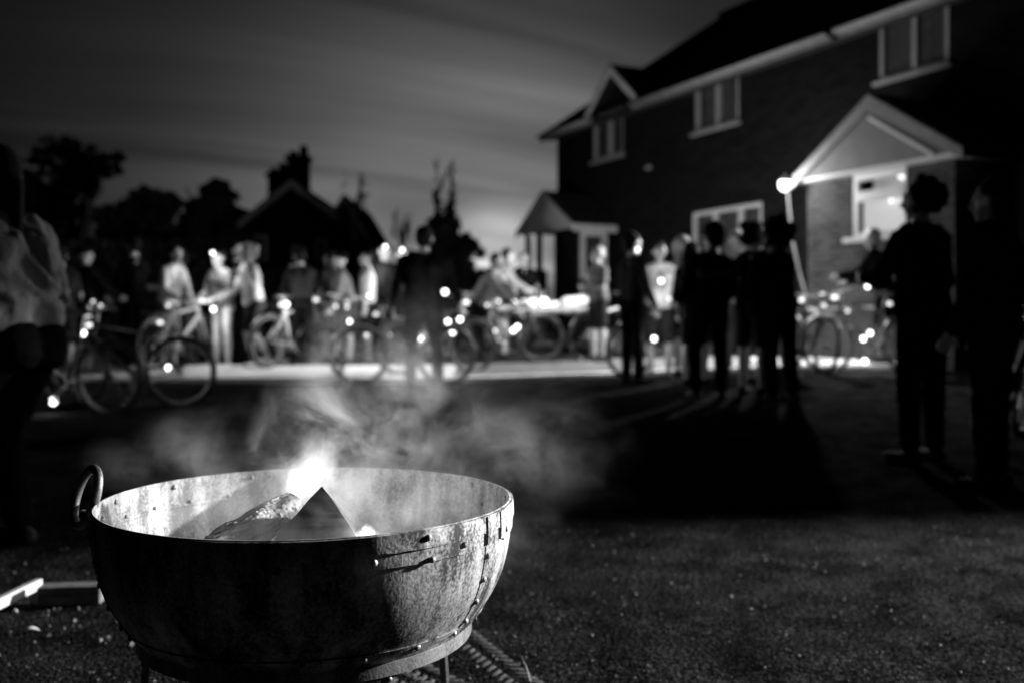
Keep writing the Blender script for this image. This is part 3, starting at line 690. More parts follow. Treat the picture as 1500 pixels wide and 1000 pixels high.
light('POINT', P(540, 775, 1.86), 2.2, .012, 'fire_light')

# smoke
smb = MB(); sx0, sx1, sy0, sy1, sz0, sz1 = -1.15, .75, 1.62, 2.75, .47, 1.25
smb.bx(sx0, sx1, sy0, sy1, sz0, sz1)
sm = bpy.data.materials.new('smoke'); sm.use_nodes = True; nt = sm.node_tree; L = nt.links; nt.nodes.remove(nt.nodes['Principled BSDF'])
tc = nt.nodes.new('ShaderNodeTexCoord')
n1 = nt.nodes.new('ShaderNodeTexNoise'); n1.inputs['Scale'].default_value = 3.2; n1.inputs['Detail'].default_value = 2; L.new(tc.outputs['Object'], n1.inputs['Vector'])
wp = nt.nodes.new('ShaderNodeVectorMath'); wp.operation = 'MULTIPLY_ADD'; wp.inputs[1].default_value = (.16, .16, .16); L.new(n1.outputs['Color'], wp.inputs[0]); L.new(tc.outputs['Object'], wp.inputs[2])
wq = nt.nodes.new('ShaderNodeVectorMath'); wq.operation = 'SUBTRACT'; wq.inputs[1].default_value = (.08, .08, .08); L.new(wp.outputs[0], wq.inputs[0])
tot = None
def blob(c, r, amt):
    global tot
    mp = nt.nodes.new('ShaderNodeMapping'); mp.vector_type = 'TEXTURE'; mp.inputs['Location'].default_value = c; mp.inputs['Scale'].default_value = r; L.new(wq.outputs[0], mp.inputs[0])
    g = nt.nodes.new('ShaderNodeTexGradient'); g.gradient_type = 'QUADRATIC_SPHERE'; L.new(mp.outputs[0], g.inputs[0])
    a = nt.nodes.new('ShaderNodeMath'); a.operation = 'MULTIPLY_ADD'; a.inputs[1].default_value = amt; L.new(g.outputs['Fac'], a.inputs[0])
    if tot is None: a.inputs[2].default_value = 0
    else: L.new(tot, a.inputs[2])
    tot = a.outputs[0]
blob(P(455, 668, 2.2), (.15, .15, .19), 20)
blob(P(560, 600, 2.25), (.20, .2, .25), 4.2)
blob(P(505, 590, 2.25), (.11, .11, .32), 4)
blob(P(500, 640, 2.2), (.22, .2, .2), 4)
blob(P(620, 560, 2.3), (.16, .16, .26), 2)
blob(P(720, 650, 2.3), (.34, .3, .22), 1.2)
blob(P(300, 655, 2.3), (.30, .25, .11), 1.2)
blob(BC+V((.05, 0, .60)), (.50, .48, .17), 5)
n2 = nt.nodes.new('ShaderNodeTexNoise'); n2.inputs['Scale'].default_value = 8.5; n2.inputs['Detail'].default_value = 8; n2.inputs['Roughness'].default_value = .68; n2.inputs['Distortion'].default_value = .35; L.new(wq.outputs[0], n2.inputs['Vector'])
mr = nt.nodes.new('ShaderNodeMapRange'); mr.inputs[1].default_value = .47; mr.inputs[2].default_value = .72; mr.inputs[3].default_value = .03; mr.inputs[4].default_value = 3.0; L.new(n2.outputs['Fac'], mr.inputs[0])
mu = nt.nodes.new('ShaderNodeMath'); mu.operation = 'MULTIPLY'; L.new(tot, mu.inputs[0]); L.new(mr.outputs[0], mu.inputs[1])
vs_ = nt.nodes.new('ShaderNodeVolumeScatter'); vs_.inputs['Color'].default_value = (.9, .9, .9, 1); L.new(mu.outputs[0], vs_.inputs['Density'])
L.new(vs_.outputs[0], nt.nodes['Material Output'].inputs['Volume'])
tag(obj('smoke', smb, sm), 'pale wood smoke curling up and drifting right over the fire bowl', 'smoke', kind='stuff')

# ------------------------------------------------------------------ small things in front
def gz(x, y): return ground(x, y)+.010*mn.noise(V((x*1.1, y*1.1, 0)))+.004*mn.noise(V((x*4, y*4, 3)))
def gp(px, py):
    D = 3.0
    for _ in range(30):
        x = (px-750)/F*D; D = (CAMZ-gz(x, D))*F/(py-HY)
    return V(((px-750)/F*D, D, gz((px-750)/F*D, D)))
a = gp(-60, 925)+V((0, 0, .03)); b_ = gp(58, 872)+V((0, 0, .045))
t = MB(); d = (b_-a); ln = d.length; q = V((1, 0, 0)).rotation_difference(d.normalized()).to_matrix(); t.box((0, 0, 0), (ln, .026, .034))
o = obj('timber_offcut', t, M['wood_cut']); o.location = (a+b_)/2; o.rotation_euler = q.to_euler(); bv = o.modifiers.new('b', 'BEVEL'); bv.width = .002; tag(o, 'pale sawn batten lying on the asphalt at the left edge', 'timber', 'timber offcuts on the ground')
c = gp(112, 888)
t = MB(); t.box((0, 0, .037), (.21, .07, .066)); o = obj('wood_block', t, wood('weathered_wood', .12, .04)); o.location = c+V((-.03, .03, 0)); o.rotation_euler = (0, 0, radians(8)); bv = o.modifiers.new('b', 'BEVEL'); bv.width = .004
tag(o, 'weathered wooden block beside the stand, right of the pale batten', 'timber', 'timber offcuts on the ground')
c = gp(45, 928)
def leaf(px, py, L_, rot, label, v=M['white_paint']):
    c = gp(px, py); t = MB(); n = 10; vs = []
    for i in range(n+1):
        u = i/n; w = L_*.24*sin(pi*u)**.8*(1 if u < .5 else .9)+.0004; z = .006+.006*sin(pi*u)
        for s in (-1, 0, 1): vs.append((L_*(u-.5), s*w, z+(.005 if s else 0)*sin(pi*u)))
    t.add(vs, [(i*3+j, (i+1)*3+j, (i+1)*3+j+1, i*3+j+1) for i in range(n) for j in (0, 1)])
    o = obj('fallen_leaf', t, v, None, True); o.location = c; o.rotation_euler = (0, 0, rot); sdf = o.modifiers.new('s', 'SOLIDIFY'); sdf.thickness = .0006
    return tag(o, label, 'leaf', 'fallen leaves')
M['leaf_pale'] = mat('dry_leaf', .5, .7, .2, 60)
leaf(45, 926, .052, .35, 'pale dry leaf lying on the asphalt below the sawn batten', M['leaf_pale'])
leaf(22, 899, .02, .2, 'tiny pale leaf scrap just under the sawn batten', M['leaf_pale'])
c = gp(778, 1000)
t = MB(); t.tube([c, c+V((-.006, 0, .02)), c+V((-.012, .0, .04)), c+V((-.026, 0, .075))], [.0016, .0018, .0014, .0004], 5)
tag(obj('grass_blade', t, M['leaf_pale'], None, True), 'single pale curved grass stalk standing right of the bowl', 'grass stalk')
# tyre track pressed in the dirt beside the bowl
tt = MB()
def track(x0, y0, x1, y1, w, n, ph):
    d = V((x1-x0, y1-y0, 0)); Ld = d.length; d.normalize(); s = V((d.y, -d.x, 0))
    for i in range(n):
        for sg in (-1, 1):
            c = V((x0, y0, 0))+d*(Ld*(i+.5)/n)+s*sg*w*.27
            r = (s*sg*.9+d*.55).normalized(); hw = w*.24; th = Ld/n*.27
            p = [c-r*hw-d*th, c+r*hw-d*th, c+r*hw+d*th, c-r*hw+d*th]
            zz = [gz(v.x, v.y) for v in p]; k = .0042*(.4+.9*abs(mn.noise(c*9)))
            lo = [V((v.x, v.y, z-.004)) for v, z in zip(p, zz)]; cen = sum(p, V((0, 0, 0)))/4
            hi = [V((lerp(v.x, cen.x, .3), lerp(v.y, cen.y, .3), z+k)) for v, z in zip(p, zz)]
            tt.add(lo+hi, [(4, 5, 6, 7), (0, 1, 5, 4), (1, 2, 6, 5), (2, 3, 7, 6), (3, 0, 4, 7)])
p0 = gp(640, 900); p1 = gp(790, 1010)
track(p0.x, p0.y, p1.x+.1, p1.y-.25, .12, 26, 0)
p0 = gp(500, 960); track(-.62, 3.25, .0, 2.55, .11, 26, 0)
track(-.5, 3.0, -.05, 2.5, .10, 20, 0)
tag(obj('tyre_track', tt, mat('packed_dirt', .055, .8, .4, 30, .6, 120), None, True), 'ridged tyre tread print in the dirt right of the bowl stand', 'tyre track')

# ------------------------------------------------------------------ the house
HX, HYY = 1.03, 22.7; HR = atan2(-.897, .443)
HG = .60
def hl(px, py, off=0.0):
    p = (px-750)/F; t = (HX*.897+HYY*.443-off)/(p*.897+.443)
    return ((t*p-HX)*.443+(t-HYY)*(-.897), CAMZ+(HY-py)/F*t)
house = thing('brick_house', 'long dark two storey brick house with white framed windows on the right', 'house', (HX, HYY, 0), HR)
ZE = hl(1100, 88, .35)[1]
def opening(x0, x1, yt, xt, yb, xb): return (hl(x0, 0)[0], hl(x1, 0)[0], hl(xb, yb)[1], hl(xt, yt)[1])
W1 = opening(869, 913, 171, 870, 238, 870); W2 = opening(1018, 1082, 119, 1019, 196, 1019); W3 = opening(1287, 1389, 24, 1288, 121, 1288)
WG = opening(1014, 1116, 312, 1014, 402, 1014)
UL = 20.5
def wallgrid(q, x0, x1, z0, z1, y0, y1, ops):
    X = sorted({x0, x1, *[o[0] for o in ops], *[o[1] for o in ops]}); Z = sorted({z0, z1, *[o[2] for o in ops], *[o[3] for o in ops]})
    def inside(x, z): return any(o[0] < x < o[1] and o[2] < z < o[3] for o in ops)
    nX = len(X); vi = {}
    def vid(i, j, k):
        key = (i, j, k)
        if key not in vi: vi[key] = len(q.v); q.v.append(V((X[i], (y0, y1)[k], Z[j])))
        return vi[key]
    for i in range(len(X)-1):
        for j in range(len(Z)-1):
            if inside((X[i]+X[i+1])/2, (Z[j]+Z[j+1])/2): continue
            for k in (0, 1): q.f.append((vid(i, j, k), vid(i+1, j, k), vid(i+1, j+1, k), vid(i, j+1, k)))
            for di, dj, e in ((-1, 0, ((i, j), (i, j+1))), (1, 0, ((i+1, j), (i+1, j+1))), (0, -1, ((i, j), (i+1, j))), (0, 1, ((i, j+1), (i+1, j+1)))):
                ii, jj = i+di, j+dj
                if 0 <= ii < len(X)-1 and 0 <= jj < len(Z)-1 and not inside((X[ii]+X[ii+1])/2, (Z[jj]+Z[jj+1])/2): continue
                (a, b), (c, d) = e; q.f.append((vid(a, b, 0), vid(c, d, 0), vid(c, d, 1), vid(a, b, 1)))
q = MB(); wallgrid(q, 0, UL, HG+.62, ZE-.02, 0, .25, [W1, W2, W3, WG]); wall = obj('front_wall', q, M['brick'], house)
q = MB(); q.bx(0, UL, -.012, .25, HG-.7, HG+.585); obj('plinth', q, M['plinth'], house)
q = MB(); q.bx(-.01, UL, -.035, .25, HG+.586, HG+.619); obj('plinth_course', q, M['board_grey'], house)
DEP = 9.8; tanp = .66
q = MB(); q.prism([(0, 0), (0, 0)], 0, 0) if False else None
def gable_wall(u0, u1, name):
    zt = ZE-.02+tanp*(DEP/2); q = MB()
    q.add([(u0, .25, HG-.7), (u0, DEP, HG-.7), (u0, DEP, ZE-.02), (u0, DEP/2, zt-.1), (u0, .25, ZE-.02), (u1, .25, HG-.7), (u1, DEP, HG-.7), (u1, DEP, ZE-.02), (u1, DEP/2, zt-.1), (u1, .25, ZE-.02)],
          [(0, 1, 2, 3, 4), (9, 8, 7, 6, 5), (0, 5, 6, 1), (1, 6, 7, 2), (2, 7, 8, 3), (3, 8, 9, 4), (4, 9, 5, 0)])
    obj(name, q, M['brick'], house)
gable_wall(0, .25, 'gable_wall'); gable_wall(UL-.25, UL, 'gable_wall')
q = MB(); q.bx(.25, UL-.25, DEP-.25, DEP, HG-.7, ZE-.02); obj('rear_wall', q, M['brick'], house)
# main roof with tile courses
def roof_slab(q, e0, e1, r0, r1, courses, t=.05):
    e0, e1, r0, r1 = map(V, (e0, e1, r0, r1)); nn = (e1-e0).cross(r0-e0).normalized()
    if nn.z < 0: nn = -nn
    for i in range(courses):
        a = i/courses; b = (i+1.06)/courses if i < courses-1 else 1
        A0 = e0.lerp(r0, a)+nn*.022; A1 = e1.lerp(r1, a)+nn*.022; B0 = e0.lerp(r0, b)+nn*.004; B1 = e1.lerp(r1, b)+nn*.004
        v = [A0, A1, B1, B0, A0-nn*(t if i == 0 else .02), A1-nn*(t if i == 0 else .02), B1-nn*.02, B0-nn*.02]
        q.add(v, [(0, 1, 2, 3), (7, 6, 5, 4), (0, 4, 5, 1), (1, 5, 6, 2), (2, 6, 7, 3), (3, 7, 4, 0)])
OV = .26; rz = ZE+.05; rt = rz+tanp*(DEP/2+OV)
q = MB(); roof_slab(q, (-.3, -OV, rz), (UL+.3, -OV, rz), (-.3, DEP/2, rt), (UL+.3, DEP/2, rt), 22)
roof_slab(q, (-.3, DEP+OV, rz), (UL+.3, DEP+OV, rz), (-.3, DEP/2, rt), (UL+.3, DEP/2, rt), 12)
q.tube([(-.32, DEP/2, rt+.02), (UL+.32, DEP/2, rt+.02)], .11, 8)
roof = obj('roof', q, M['roof'], house)
q = MB(); q.slab((-.305, -OV, rz-.01), (-.305, DEP/2, rt-.01), (-.305, DEP/2, rt-.20), (-.305, -OV, rz-.20), .03); q.slab((-.305, DEP/2, rt-.01), (-.305, DEP+OV, rz-.01), (-.305, DEP+OV, rz-.20), (-.305, DEP/2, rt-.20), .03)
obj('verge_board', q, M['roof'], house)
q = MB(); q.bx(-.26, UL, -OV+.02, -.001, ZE-.09, ZE-.075); obj('soffit', q, M['plinth'], house)
uA = hl(858, 0, .4)[0]; uB = hl(918, 0, .4)[0]; uC = hl(1207, 0, .4)[0]; uD = hl(1218, 0, .4)[0]
for a, b_ in ((-.28, uA), (uB, uC), (uD, UL)):
    q = MB(); q.bx(a, b_, -OV-.02, -OV+.019, ZE-.10, ZE+.03); obj('fascia', q, M['trim'], house)
    q = MB(); gt = [(x, -OV-.075+.055*cos(t), ZE+.0+.055*sin(t)) for x in (a, b_) for t in [pi+pi*i/8 for i in range(9)]]
    q.add(gt, [(i, i+1, i+10, i+9) for i in range(8)]); o = obj('gutter', q, M['board_grey'], house, True); sd = o.modifiers.new('s', 'SOLIDIFY'); sd.thickness = .006
# windows
def window(W, mull, parent, y=.06, fw=.085, curt=(), mat_='white_paint', pane='glass', trans=None):
    x0, x1, z0, z1 = W; q = MB()
    yy0, yy1 = y-.05, y+.02
    q.bx(x0, x1, yy0, yy1, z0, z0+fw); q.bx(x0, x1, yy0, yy1, z1-fw, z1); q.bx(x0, x0+fw, yy0, yy1, z0+fw, z1-fw); q.bx(x1-fw, x1, yy0, yy1, z0+fw, z1-fw)
    for m in mull: q.bx(m-fw*.6, m+fw*.6, yy0-.006, yy1, z0+fw, z1-fw)
    w = obj('window', q, M[mat_], parent); e = w.modifiers.new('b', 'BEVEL'); e.width = .008
    s = MB(); s.bx(x0-.06, x1+.06, -.07, y-.05, z0-.05, z0-.001); obj('sill', s, M['board_grey'], w)
    g = MB(); g.bx(x0+fw, x1-fw, y, y+.008, z0+fw, z1-fw); obj('pane', g, M[pane], w)
    return w
M['clear_glass'] = mat('clear_glass', .92, .03, .02)
M['clear_glass'].node_tree.nodes['Principled BSDF'].inputs['Transmission Weight'].default_value = 1.0
M['glass'].node_tree.nodes['Principled BSDF'].inputs['Base Color'].default_value = (.5, .5, .5, 1)
for l_ in list(M['glass'].node_tree.links):
    if l_.to_socket.name == 'Base Color': M['glass'].node_tree.links.remove(l_)
M['glass'].node_tree.nodes['Principled BSDF'].inputs['Transmission Weight'].default_value = .9
M['glass'].node_tree.nodes['Principled BSDF'].inputs['Roughness'].default_value = .02
def curtain(W, xa, xb, parent, m='curtain', y=.2):
    q = MB(); n = 40; vs = []
    for i in range(n+1):
        x = lerp(xa, xb, i/n); yy = y+.025*sin((x-xa)*55)
        for z in (W[2]-.05, W[3]+.02): vs.append((x, yy, z))
    q.add(vs, [(i*2, i*2+2, i*2+3, i*2+1) for i in range(n)]); obj('curtain', q, M[m], parent, True)
def interior(W, parent):
    q = MB(); q.bx(W[0]-.3, W[1]+.3, .5, 2.2, W[2]-.4, W[3]+.15)
    o = obj('dark_room', q, M['plinth'], parent)
for W, ml, cu in ((W1, [hl(892, 0)[0]], 0), (W2, [hl(1050, 0)[0]], 1), (W3, [hl(1338, 0)[0]], 1), (WG, [hl(1046, 0)[0], hl(1083, 0)[0]], 1)):
    w = window(W, ml, house, fw=.07, mat_='white_paint' if W is WG else 'board_grey')  # upper white frames greyed to paint in the dimmer light there
    wd = W[1]-W[0]
    if cu:
        curtain(W, W[0]+.1, W[0]+wd*.3, w); curtain(W, W[0]+wd*.42, W[0]+wd*.62, w); curtain(W, W[0]+wd*.75, W[1]-.08, w)
# small roof gable above the far bedroom window
ga = hl(880, 100, .42); gL = hl(851, 163, .42); gR = hl(921, 141, .42)
zc = (gL[1]+gR[1])/2-.02; um = (gL[0]+gR[0])/2; za = ga[1]+.05
q = MB(); q.prism([(gL[0]+.15, zc+.02), (gR[0]-.15, zc+.02), (um, za-.16)], -.03, .6); obj('gable_panel', q, M['brick_dark'], house)
q = MB(); dm = (za-zc)/(gR[0]-um)
yb = lambda z: max(.0, (z-rz)/tanp-OV+.3)
roof_slab(q, (gL[0]-.1, -OV-.03, zc-.03), (gL[0]-.1, yb(zc), zc-.03), (um, -OV-.03, za+.02), (um, yb(za)+.5, za+.02), 6)
roof_slab(q, (gR[0]+.1, -OV-.03, zc-.03), (gR[0]+.1, yb(zc), zc-.03), (um, -OV-.03, za+.02), (um, yb(za)+.5, za+.02), 6)
obj('small_gable_roof', q, M['roof'], house)
for sg, g_ in ((-1, gL), (1, gR)):
    q = MB(); e0 = V((g_[0]+sg*.08, -OV-.035, zc-.02)); e1 = V((um, -OV-.035, za-.005)); q.slab(e0, e1, e1-V((0, 0, .17)), e0-V((0, 0, .17)), .025 if sg < 0 else -.025); obj('bargeboard', q, M['white_paint'], house)
# alarm box and wall vent
for (x, y) in ((962, 148), (952, 246)):
    u, z = hl(x, y); q = MB(); q.cap((u-.05, -.04, z), (u+.05, -.04, z), .04, .04, 10, 3); obj('alarm_box', q, M['board_grey'], house, True)
# ---- main porch (a projecting brick bay under a white gable)
porch_off = .80
pL = hl(1183, 0, porch_off)[0]; rR = hl(1409, 213, 1.03); rL = hl(1158, 262, 1.03); apx = hl(1274, 136, 1.03)
pR = rR[0]-.30; zt = (rR[1]+rL[1])/2-.02
PW = (hl(1247, 0, porch_off)[0], hl(1327, 0, porch_off)[0], hl(1250, 349, porch_off)[1], hl(1250, 251, porch_off)[1])
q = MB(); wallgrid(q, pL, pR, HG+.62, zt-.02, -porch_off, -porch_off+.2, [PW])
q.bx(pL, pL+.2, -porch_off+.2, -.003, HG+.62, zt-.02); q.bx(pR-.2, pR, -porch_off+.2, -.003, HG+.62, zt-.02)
obj('porch_wall', q, M['brick_lit'], house)
q = MB(); q.bx(pL, pR, -porch_off-.012, -.014, HG-.7, HG+.585); obj('porch_plinth', q, M['plinth'], house)
q = MB(); q.bx(pL-.01, pR+.01, -porch_off-.035, -.036, HG+.586, HG+.619); obj('porch_course', q, M['board_grey'], house)
# porch window; blind and back wall emit the room's light themselves
x0, x1, z0, z1 = PW; yw = -porch_off+.05
q = MB(); fw = .10; ya, yb_ = yw-.035, yw+.03; zt1 = lerp(z0, z1, .60)
q.bx(x0, x1, ya, yb_, z0, z0+fw*.6); q.bx(x0, x1, ya, yb_, z1-fw*1.5, z1); q.bx(x0, x0+fw, ya, yb_, z0+fw*.6, z1-fw*1.5); q.bx(x1-fw*.5, x1, ya, yb_, z0+fw*.6, z1-fw*1.5); q.bx(x0+fw, x1-fw*.5, ya-.01, yb_, zt1-.07, zt1+.07)
pw = obj('lit_window', q, M['white_paint'], house); bv = pw.modifiers.new('b', 'BEVEL'); bv.width = .008
q = MB(); q.bx(x0+fw, x1-fw*.5, yw, yw+.008, z0+fw*.6, z1-fw*1.5); obj('pane', q, M['clear_glass'], pw)
q = MB(); q.bx(x0-.08, x1+.08, -porch_off-.09, yw-.035, z0-.06, z0-.001); obj('sill', q, M['white_paint'], pw)
q = MB(); q.bx(x0+.02, x1-.02, yw+.16, yw+.17, z0+.02, zt1-.02); obj('blind', q, emit('glowing_blind', .55), pw)
q = MB(); q.bx(x0+.02, x1-.02, yw+.34, yw+.35, zt1, z1-.02); obj('glowing_room_back', q, emit('glowing_back_wall', .22), pw)
q = MB(); u, z = hl(1317, 257, porch_off-.15); q.ell((u, -porch_off+.22, z), (.07, .05, .05), None, 12, 8); obj('ceiling_lamp', q, M['bulb'], pw, True)
q = MB(); u, z = hl(1303, 290, porch_off-.12); q.ell((u, -porch_off+.14, z), (.025, .02, .07), None, 10, 8); obj('ceiling_lamp', q, M['bulb'], pw, True)
# porch roof
um = (rL[0]+rR[0])/2; za = apx[1]
for sg, e in ((-1, rL[0]), (1, rR[0])):
    q = MB(); roof_slab(q, (e, -1.03, zt+.02), (e, .0, zt+.02), (um, -1.03, za), (um, .0, za), 8); obj('porch_roof', q, M['roof'], house)
    q = MB(); e0 = V((e, -1.035, zt+.0)); e1 = V((um, -1.035, za-.02)); q.slab(e0, e1, e1-V((0, 0, .20)), e0-V((0, 0, .14)), .03 if sg < 0 else -.03); obj('porch_bargeboard', q, M['trim'], house)
    ed = sg*.06
    q = MB(); e0 = V((e-sg*.42, -1.0, zt+.0)); e1 = V((um, -1.0, za-.30)); dd = V((0, 0, .05)); q.slab(e0, e1, e1-dd, e0-dd, -.03 if sg < 0 else .03); (obj('gable_moulding', q, M['white_paint'], house) if sg > 0 else None)
    q = MB(); q.bx(e-.04 if sg > 0 else e, e if sg > 0 else e+.04, -1.0, -.01, zt-.10, zt+.0); obj('porch_fascia', q, M['plinth'], house)
q = MB(); q.prism([(rL[0]+.04, zt-.02), (rR[0]-.04, zt-.02), (um, za-.12)], -.97, -.93); obj('porch_gable', q, M['gable_board'], house)
q = MB(); q.bx(rL[0]+.04, rR[0]-.04, -.965, -porch_off-.001, zt-.06, zt-.021); q.bx(rL[0]+.04, pL-.001, -porch_off, -.01, zt-.06, zt-.021); q.bx(pR+.001, rR[0]-.04, -porch_off, -.01, zt-.06, zt-.021); obj('porch_soffit', q, M['white_paint'], house)
# ---- far porch (gable at the left end of the house)
fo = .94; qa = hl(840, 325, fo+.12); qL_ = hl(757, 335, fo+.12); qap = hl(797, 281, fo+.12)
uR = qa[0]; uL_ = qL_[0]; ze2 = qa[1]-.02; um2 = (uR+uL_)/2; za2 = qap[1]+.02
for sg, e in ((-1, uL_), (1, uR)):
    q = MB(); roof_slab(q, (e, -fo-.15, ze2), (e, .25 if sg > 0 else .6, ze2), (um2, -fo-.15, za2), (um2, .25 if sg > 0 else .6, za2), 7); obj('far_porch_roof', q, M['roof'], house)
    q = MB(); e0 = V((e, -fo-.155, ze2-.01)); e1 = V((um2, -fo-.155, za2-.02)); q.slab(e0, e1, e1-V((0, 0, .14)), e0-V((0, 0, .12)), .025 if sg < 0 else -.025); obj('far_porch_bargeboard', q, M['white_paint'], house)
q = MB(); q.prism([(uL_+.05, ze2-.08), (uR-.05, ze2-.08), (um2, za2-.12)], -fo-.06, -fo-.02); obj('far_porch_gable', q, M['white_paint'], house)
q = MB(); q.bx(uR-.045, uR-.005, -fo-.13, -.02, ze2-.16, ze2-.02); obj('far_porch_fascia', q, M['white_paint'], house)
q = MB(); q.bx(hl(812, 0, fo)[0], uR-.12, -fo, -fo+.1, HG-.1, ze2-.08); obj('far_porch_front', q, M['brick_dark'], house)
zs = (ze2-.95, ze2-.2)
q = MB(); X0 = uR-.12; q.bx(X0-.1, X0-.003, -fo+.1, -.02, HG-.1, ze2-1.12); obj('far_porch_side', q, M['brick_dark'], house)
q = MB(); y0, y1 = -fo+.102, -.20
for a in ((y0, y1, ze2-1.115, ze2-1.02), (y0, y1, ze2-.24, ze2-.13), (y0, y0+.12, ze2-1.02, ze2-.24), (y1-.10, y1, ze2-1.02, ze2-.24)): q.bx(X0-.08, X0+.01, a[0], a[1], a[2], a[3])
fwn = obj('side_window', q, M['white_paint'], house)
q = MB(); q.bx(X0-.05, X0-.04, y0+.12, y1-.1, ze2-1.02, ze2-.24); obj('pane', q, M['glass'], fwn)
for xx, m in ((787, 'plinth'), (771, 'white_paint')):
    u = hl(xx, 0, fo)[0]; q = MB(); q.bx(u-.06, u+.06, -fo, -fo+.1, HG-.1, ze2-.08); obj('porch_post', q, M[m], house)
# lamp clipped to the porch corner, its cable
lp = V((rL[0]-.04, -1.10, zt-.07))
HM = Matrix.Translation((HX, HYY, 0))@Matrix.Rotation(HR, 4, 'Z')
lw = HM@lp
lamp = thing('work_lamp', 'glaring bulb work lamp clipped to the corner of the white porch gable', 'lamp', lw)
q = MB(); q.ell((0, 0, 0), (.085, .085, .095)); obj('bulb', q, M['lamp'], lamp, True)
q = MB(); q.lathe([(.05, .09), (.085, .04), (.09, .04), (.055, .095)], n=24, closed=True); q.tube([(0, 0, .09), (.02, .02, .15)], .02, 8); obj('lamp_shade', q, M['plinth'], lamp, True)
light('POINT', lw+V((-.30, -.15, -.04)), 60, .06, 'work_lamp_light')
wsp = light('SPOT', lw+V((-.12, -.06, -.05)), 1900, .06, 'work_lamp_beam', spot_size=radians(165), spot_blend=.5)
wsp.rotation_euler = V((-.80, -.60, -.42)).to_track_quat('-Z', 'Y').to_euler()
pts = []
for (x, y, D) in ((1153, 272, 14.25), (1157, 310, 14.2), (1162, 355, 14.1), (1170, 395, 14.0), (1178, 425, 13.9), (1184, 445, 13.8)): pts.append(P(x, y, D))
q = MB(); q.tube(pts, .015, 6); tag(obj('power_cable', q, M['trim'], None, True), 'pale cable hanging from the work lamp down the dark brick wall', 'cable')
# flood light further along the same wall (out of frame; it lights the bowl and the tarmac)
fl = HM@V((18.1, -.35, 2.85))
fo_ = thing('unseen_flood_light', 'unseen boxy wall mounted flood light further along the brick house', 'lamp', fl, HR)
q = MB(); q.box((0, .02, 0), (.22, .12, .18)); q.tube([(0, .06, 0), (0, .34, .02)], .02, 8); obj('housing', q, M['plinth'], fo_)
q = MB(); q.box((0, -.045, 0), (.18, .008, .14)); obj('lens', q, emit('unseen_flood_lens', 20), fo_)
sp = light('SPOT', fl+V((-.09, -.05, 0)), 17000, .14, 'unseen_flood_spot', spot_size=radians(34), spot_blend=.45)
tgt = V((.25, 1.95, .3)); sp.rotation_euler = (tgt-sp.location).to_track_quat('-Z', 'Y').to_euler()

# ------------------------------------------------------------------ far houses
def far_house(name, label, D, gab, base_px, depth, chim=(), wallm='brick_dark', verge=True):
    """gab: (xL, yL, xA, yA, xR, yR) pixels of the front gable"""
    xL, yL, xA, yA, xR, yR = gab
    c = P((xL+xR)/2, HY, D); h = thing(name, label, 'house', (c.x, c.y, 0), 0, 'houses across the street')
    def lp_(x, y): p = P(x, y, D); return (p.x-c.x, p.z)
    l, a, r = lp_(xL, yL), lp_(xA, yA), lp_(xR, yR)
    q = MB(); q.prism([(l[0]+.3, .3), (r[0]-.3, .3), (r[0]-.3, r[1]-.1), (a[0], a[1]-.25), (l[0]+.3, l[1]-.1)], 0, depth); obj('wall', q, M[wallm], h)
    q = MB(); roof_slab(q, (l[0], -.3, l[1]), (l[0], depth+.2, l[1]), (a[0], -.3, a[1]), (a[0], depth+.2, a[1]), 12)
    roof_slab(q, (r[0], -.3, r[1]), (r[0], depth+.2, r[1]), (a[0], -.3, a[1]), (a[0], depth+.2, a[1]), 12); rf = obj('roof', q, M['roof'], h)
    if verge:
        for e in (l, r):
            q = MB(); q.slab((e[0], -.31, e[1]-.02), (a[0], -.31, a[1]-.02), (a[0], -.31, a[1]-.27), (e[0], -.31, e[1]-.27), .04 if e is r else -.04); obj('bargeboard', q, M['white_paint'], h)
    for (x0, x1, yt, yb, dd) in chim:
        k_ = (D+dd)/D; A = lp_(x0, yt); B_ = lp_(x1, yb); A = (A[0]*k_+c.x*(k_-1), 1+(A[1]-1)*k_); B_ = (B_[0]*k_+c.x*(k_-1), B_[1]); q = MB(); w = B_[0]-A[0]
        q.bx(A[0], B_[0], dd, dd+w*.8, B_[1], A[1]-.15); q.bx(A[0]-.07, B_[0]+.07, dd-.07, dd+w*.8+.07, A[1]-.15, A[1]); ch = obj('chimney', q, M['brick_dark'], rf)
        for k in range(2 if w < .9 else 3):
            q = MB(); u = A[0]+w*(k+.5)/(2 if w < .9 else 3); q.lathe([(.13, 0), (.16, .06), (.13, .16 if k != 1 else .34), (.15, .18 if k != 1 else .36), (.10, .18 if k != 1 else .36), (.08, 0)], (u, dd+w*.4, A[1]), 12, True); obj('chimney_pot', q, M['brick_dark'], ch, True)
    for (x0, x1, y0, y1) in ():
        pass
    return h, lp_
h1, l1 = far_house('brick_house', 'distant dark house with tall chimney stacks above the crowd on the left', 32, (352, 326, 430, 264, 500, 318), 0, 7, ((420, 450, 228, 300, 1.2), (392, 418, 253, 300, 2.6)))
for (x0, x1, y0, y1) in ((372, 392, 345, 385), (428, 444, 360, 392), (462, 480, 350, 385)):
    A = l1(x0, y0); B_ = l1(x1, y1); q = MB(); q.bx(A[0], B_[0], -.06, -.003, B_[1], A[1]); w = obj('window', q, M['white_paint'], h1)
    q = MB(); q.bx(A[0]+.08, B_[0]-.08, -.09, -.062, B_[1]+.08, A[1]-.08); obj('pane', q, M['glass'], w)
far_house('brick_house', 'distant low gabled house to the right of the chimneyed one', 34, (470, 340, 506, 286, 546, 352), 0, 6)
far_house('bungalow', 'long low distant roof between the leafy trees and the chimneyed house', 38, (262, 330, 330, 296, 420, 330), 0, 6, (), verge=False)
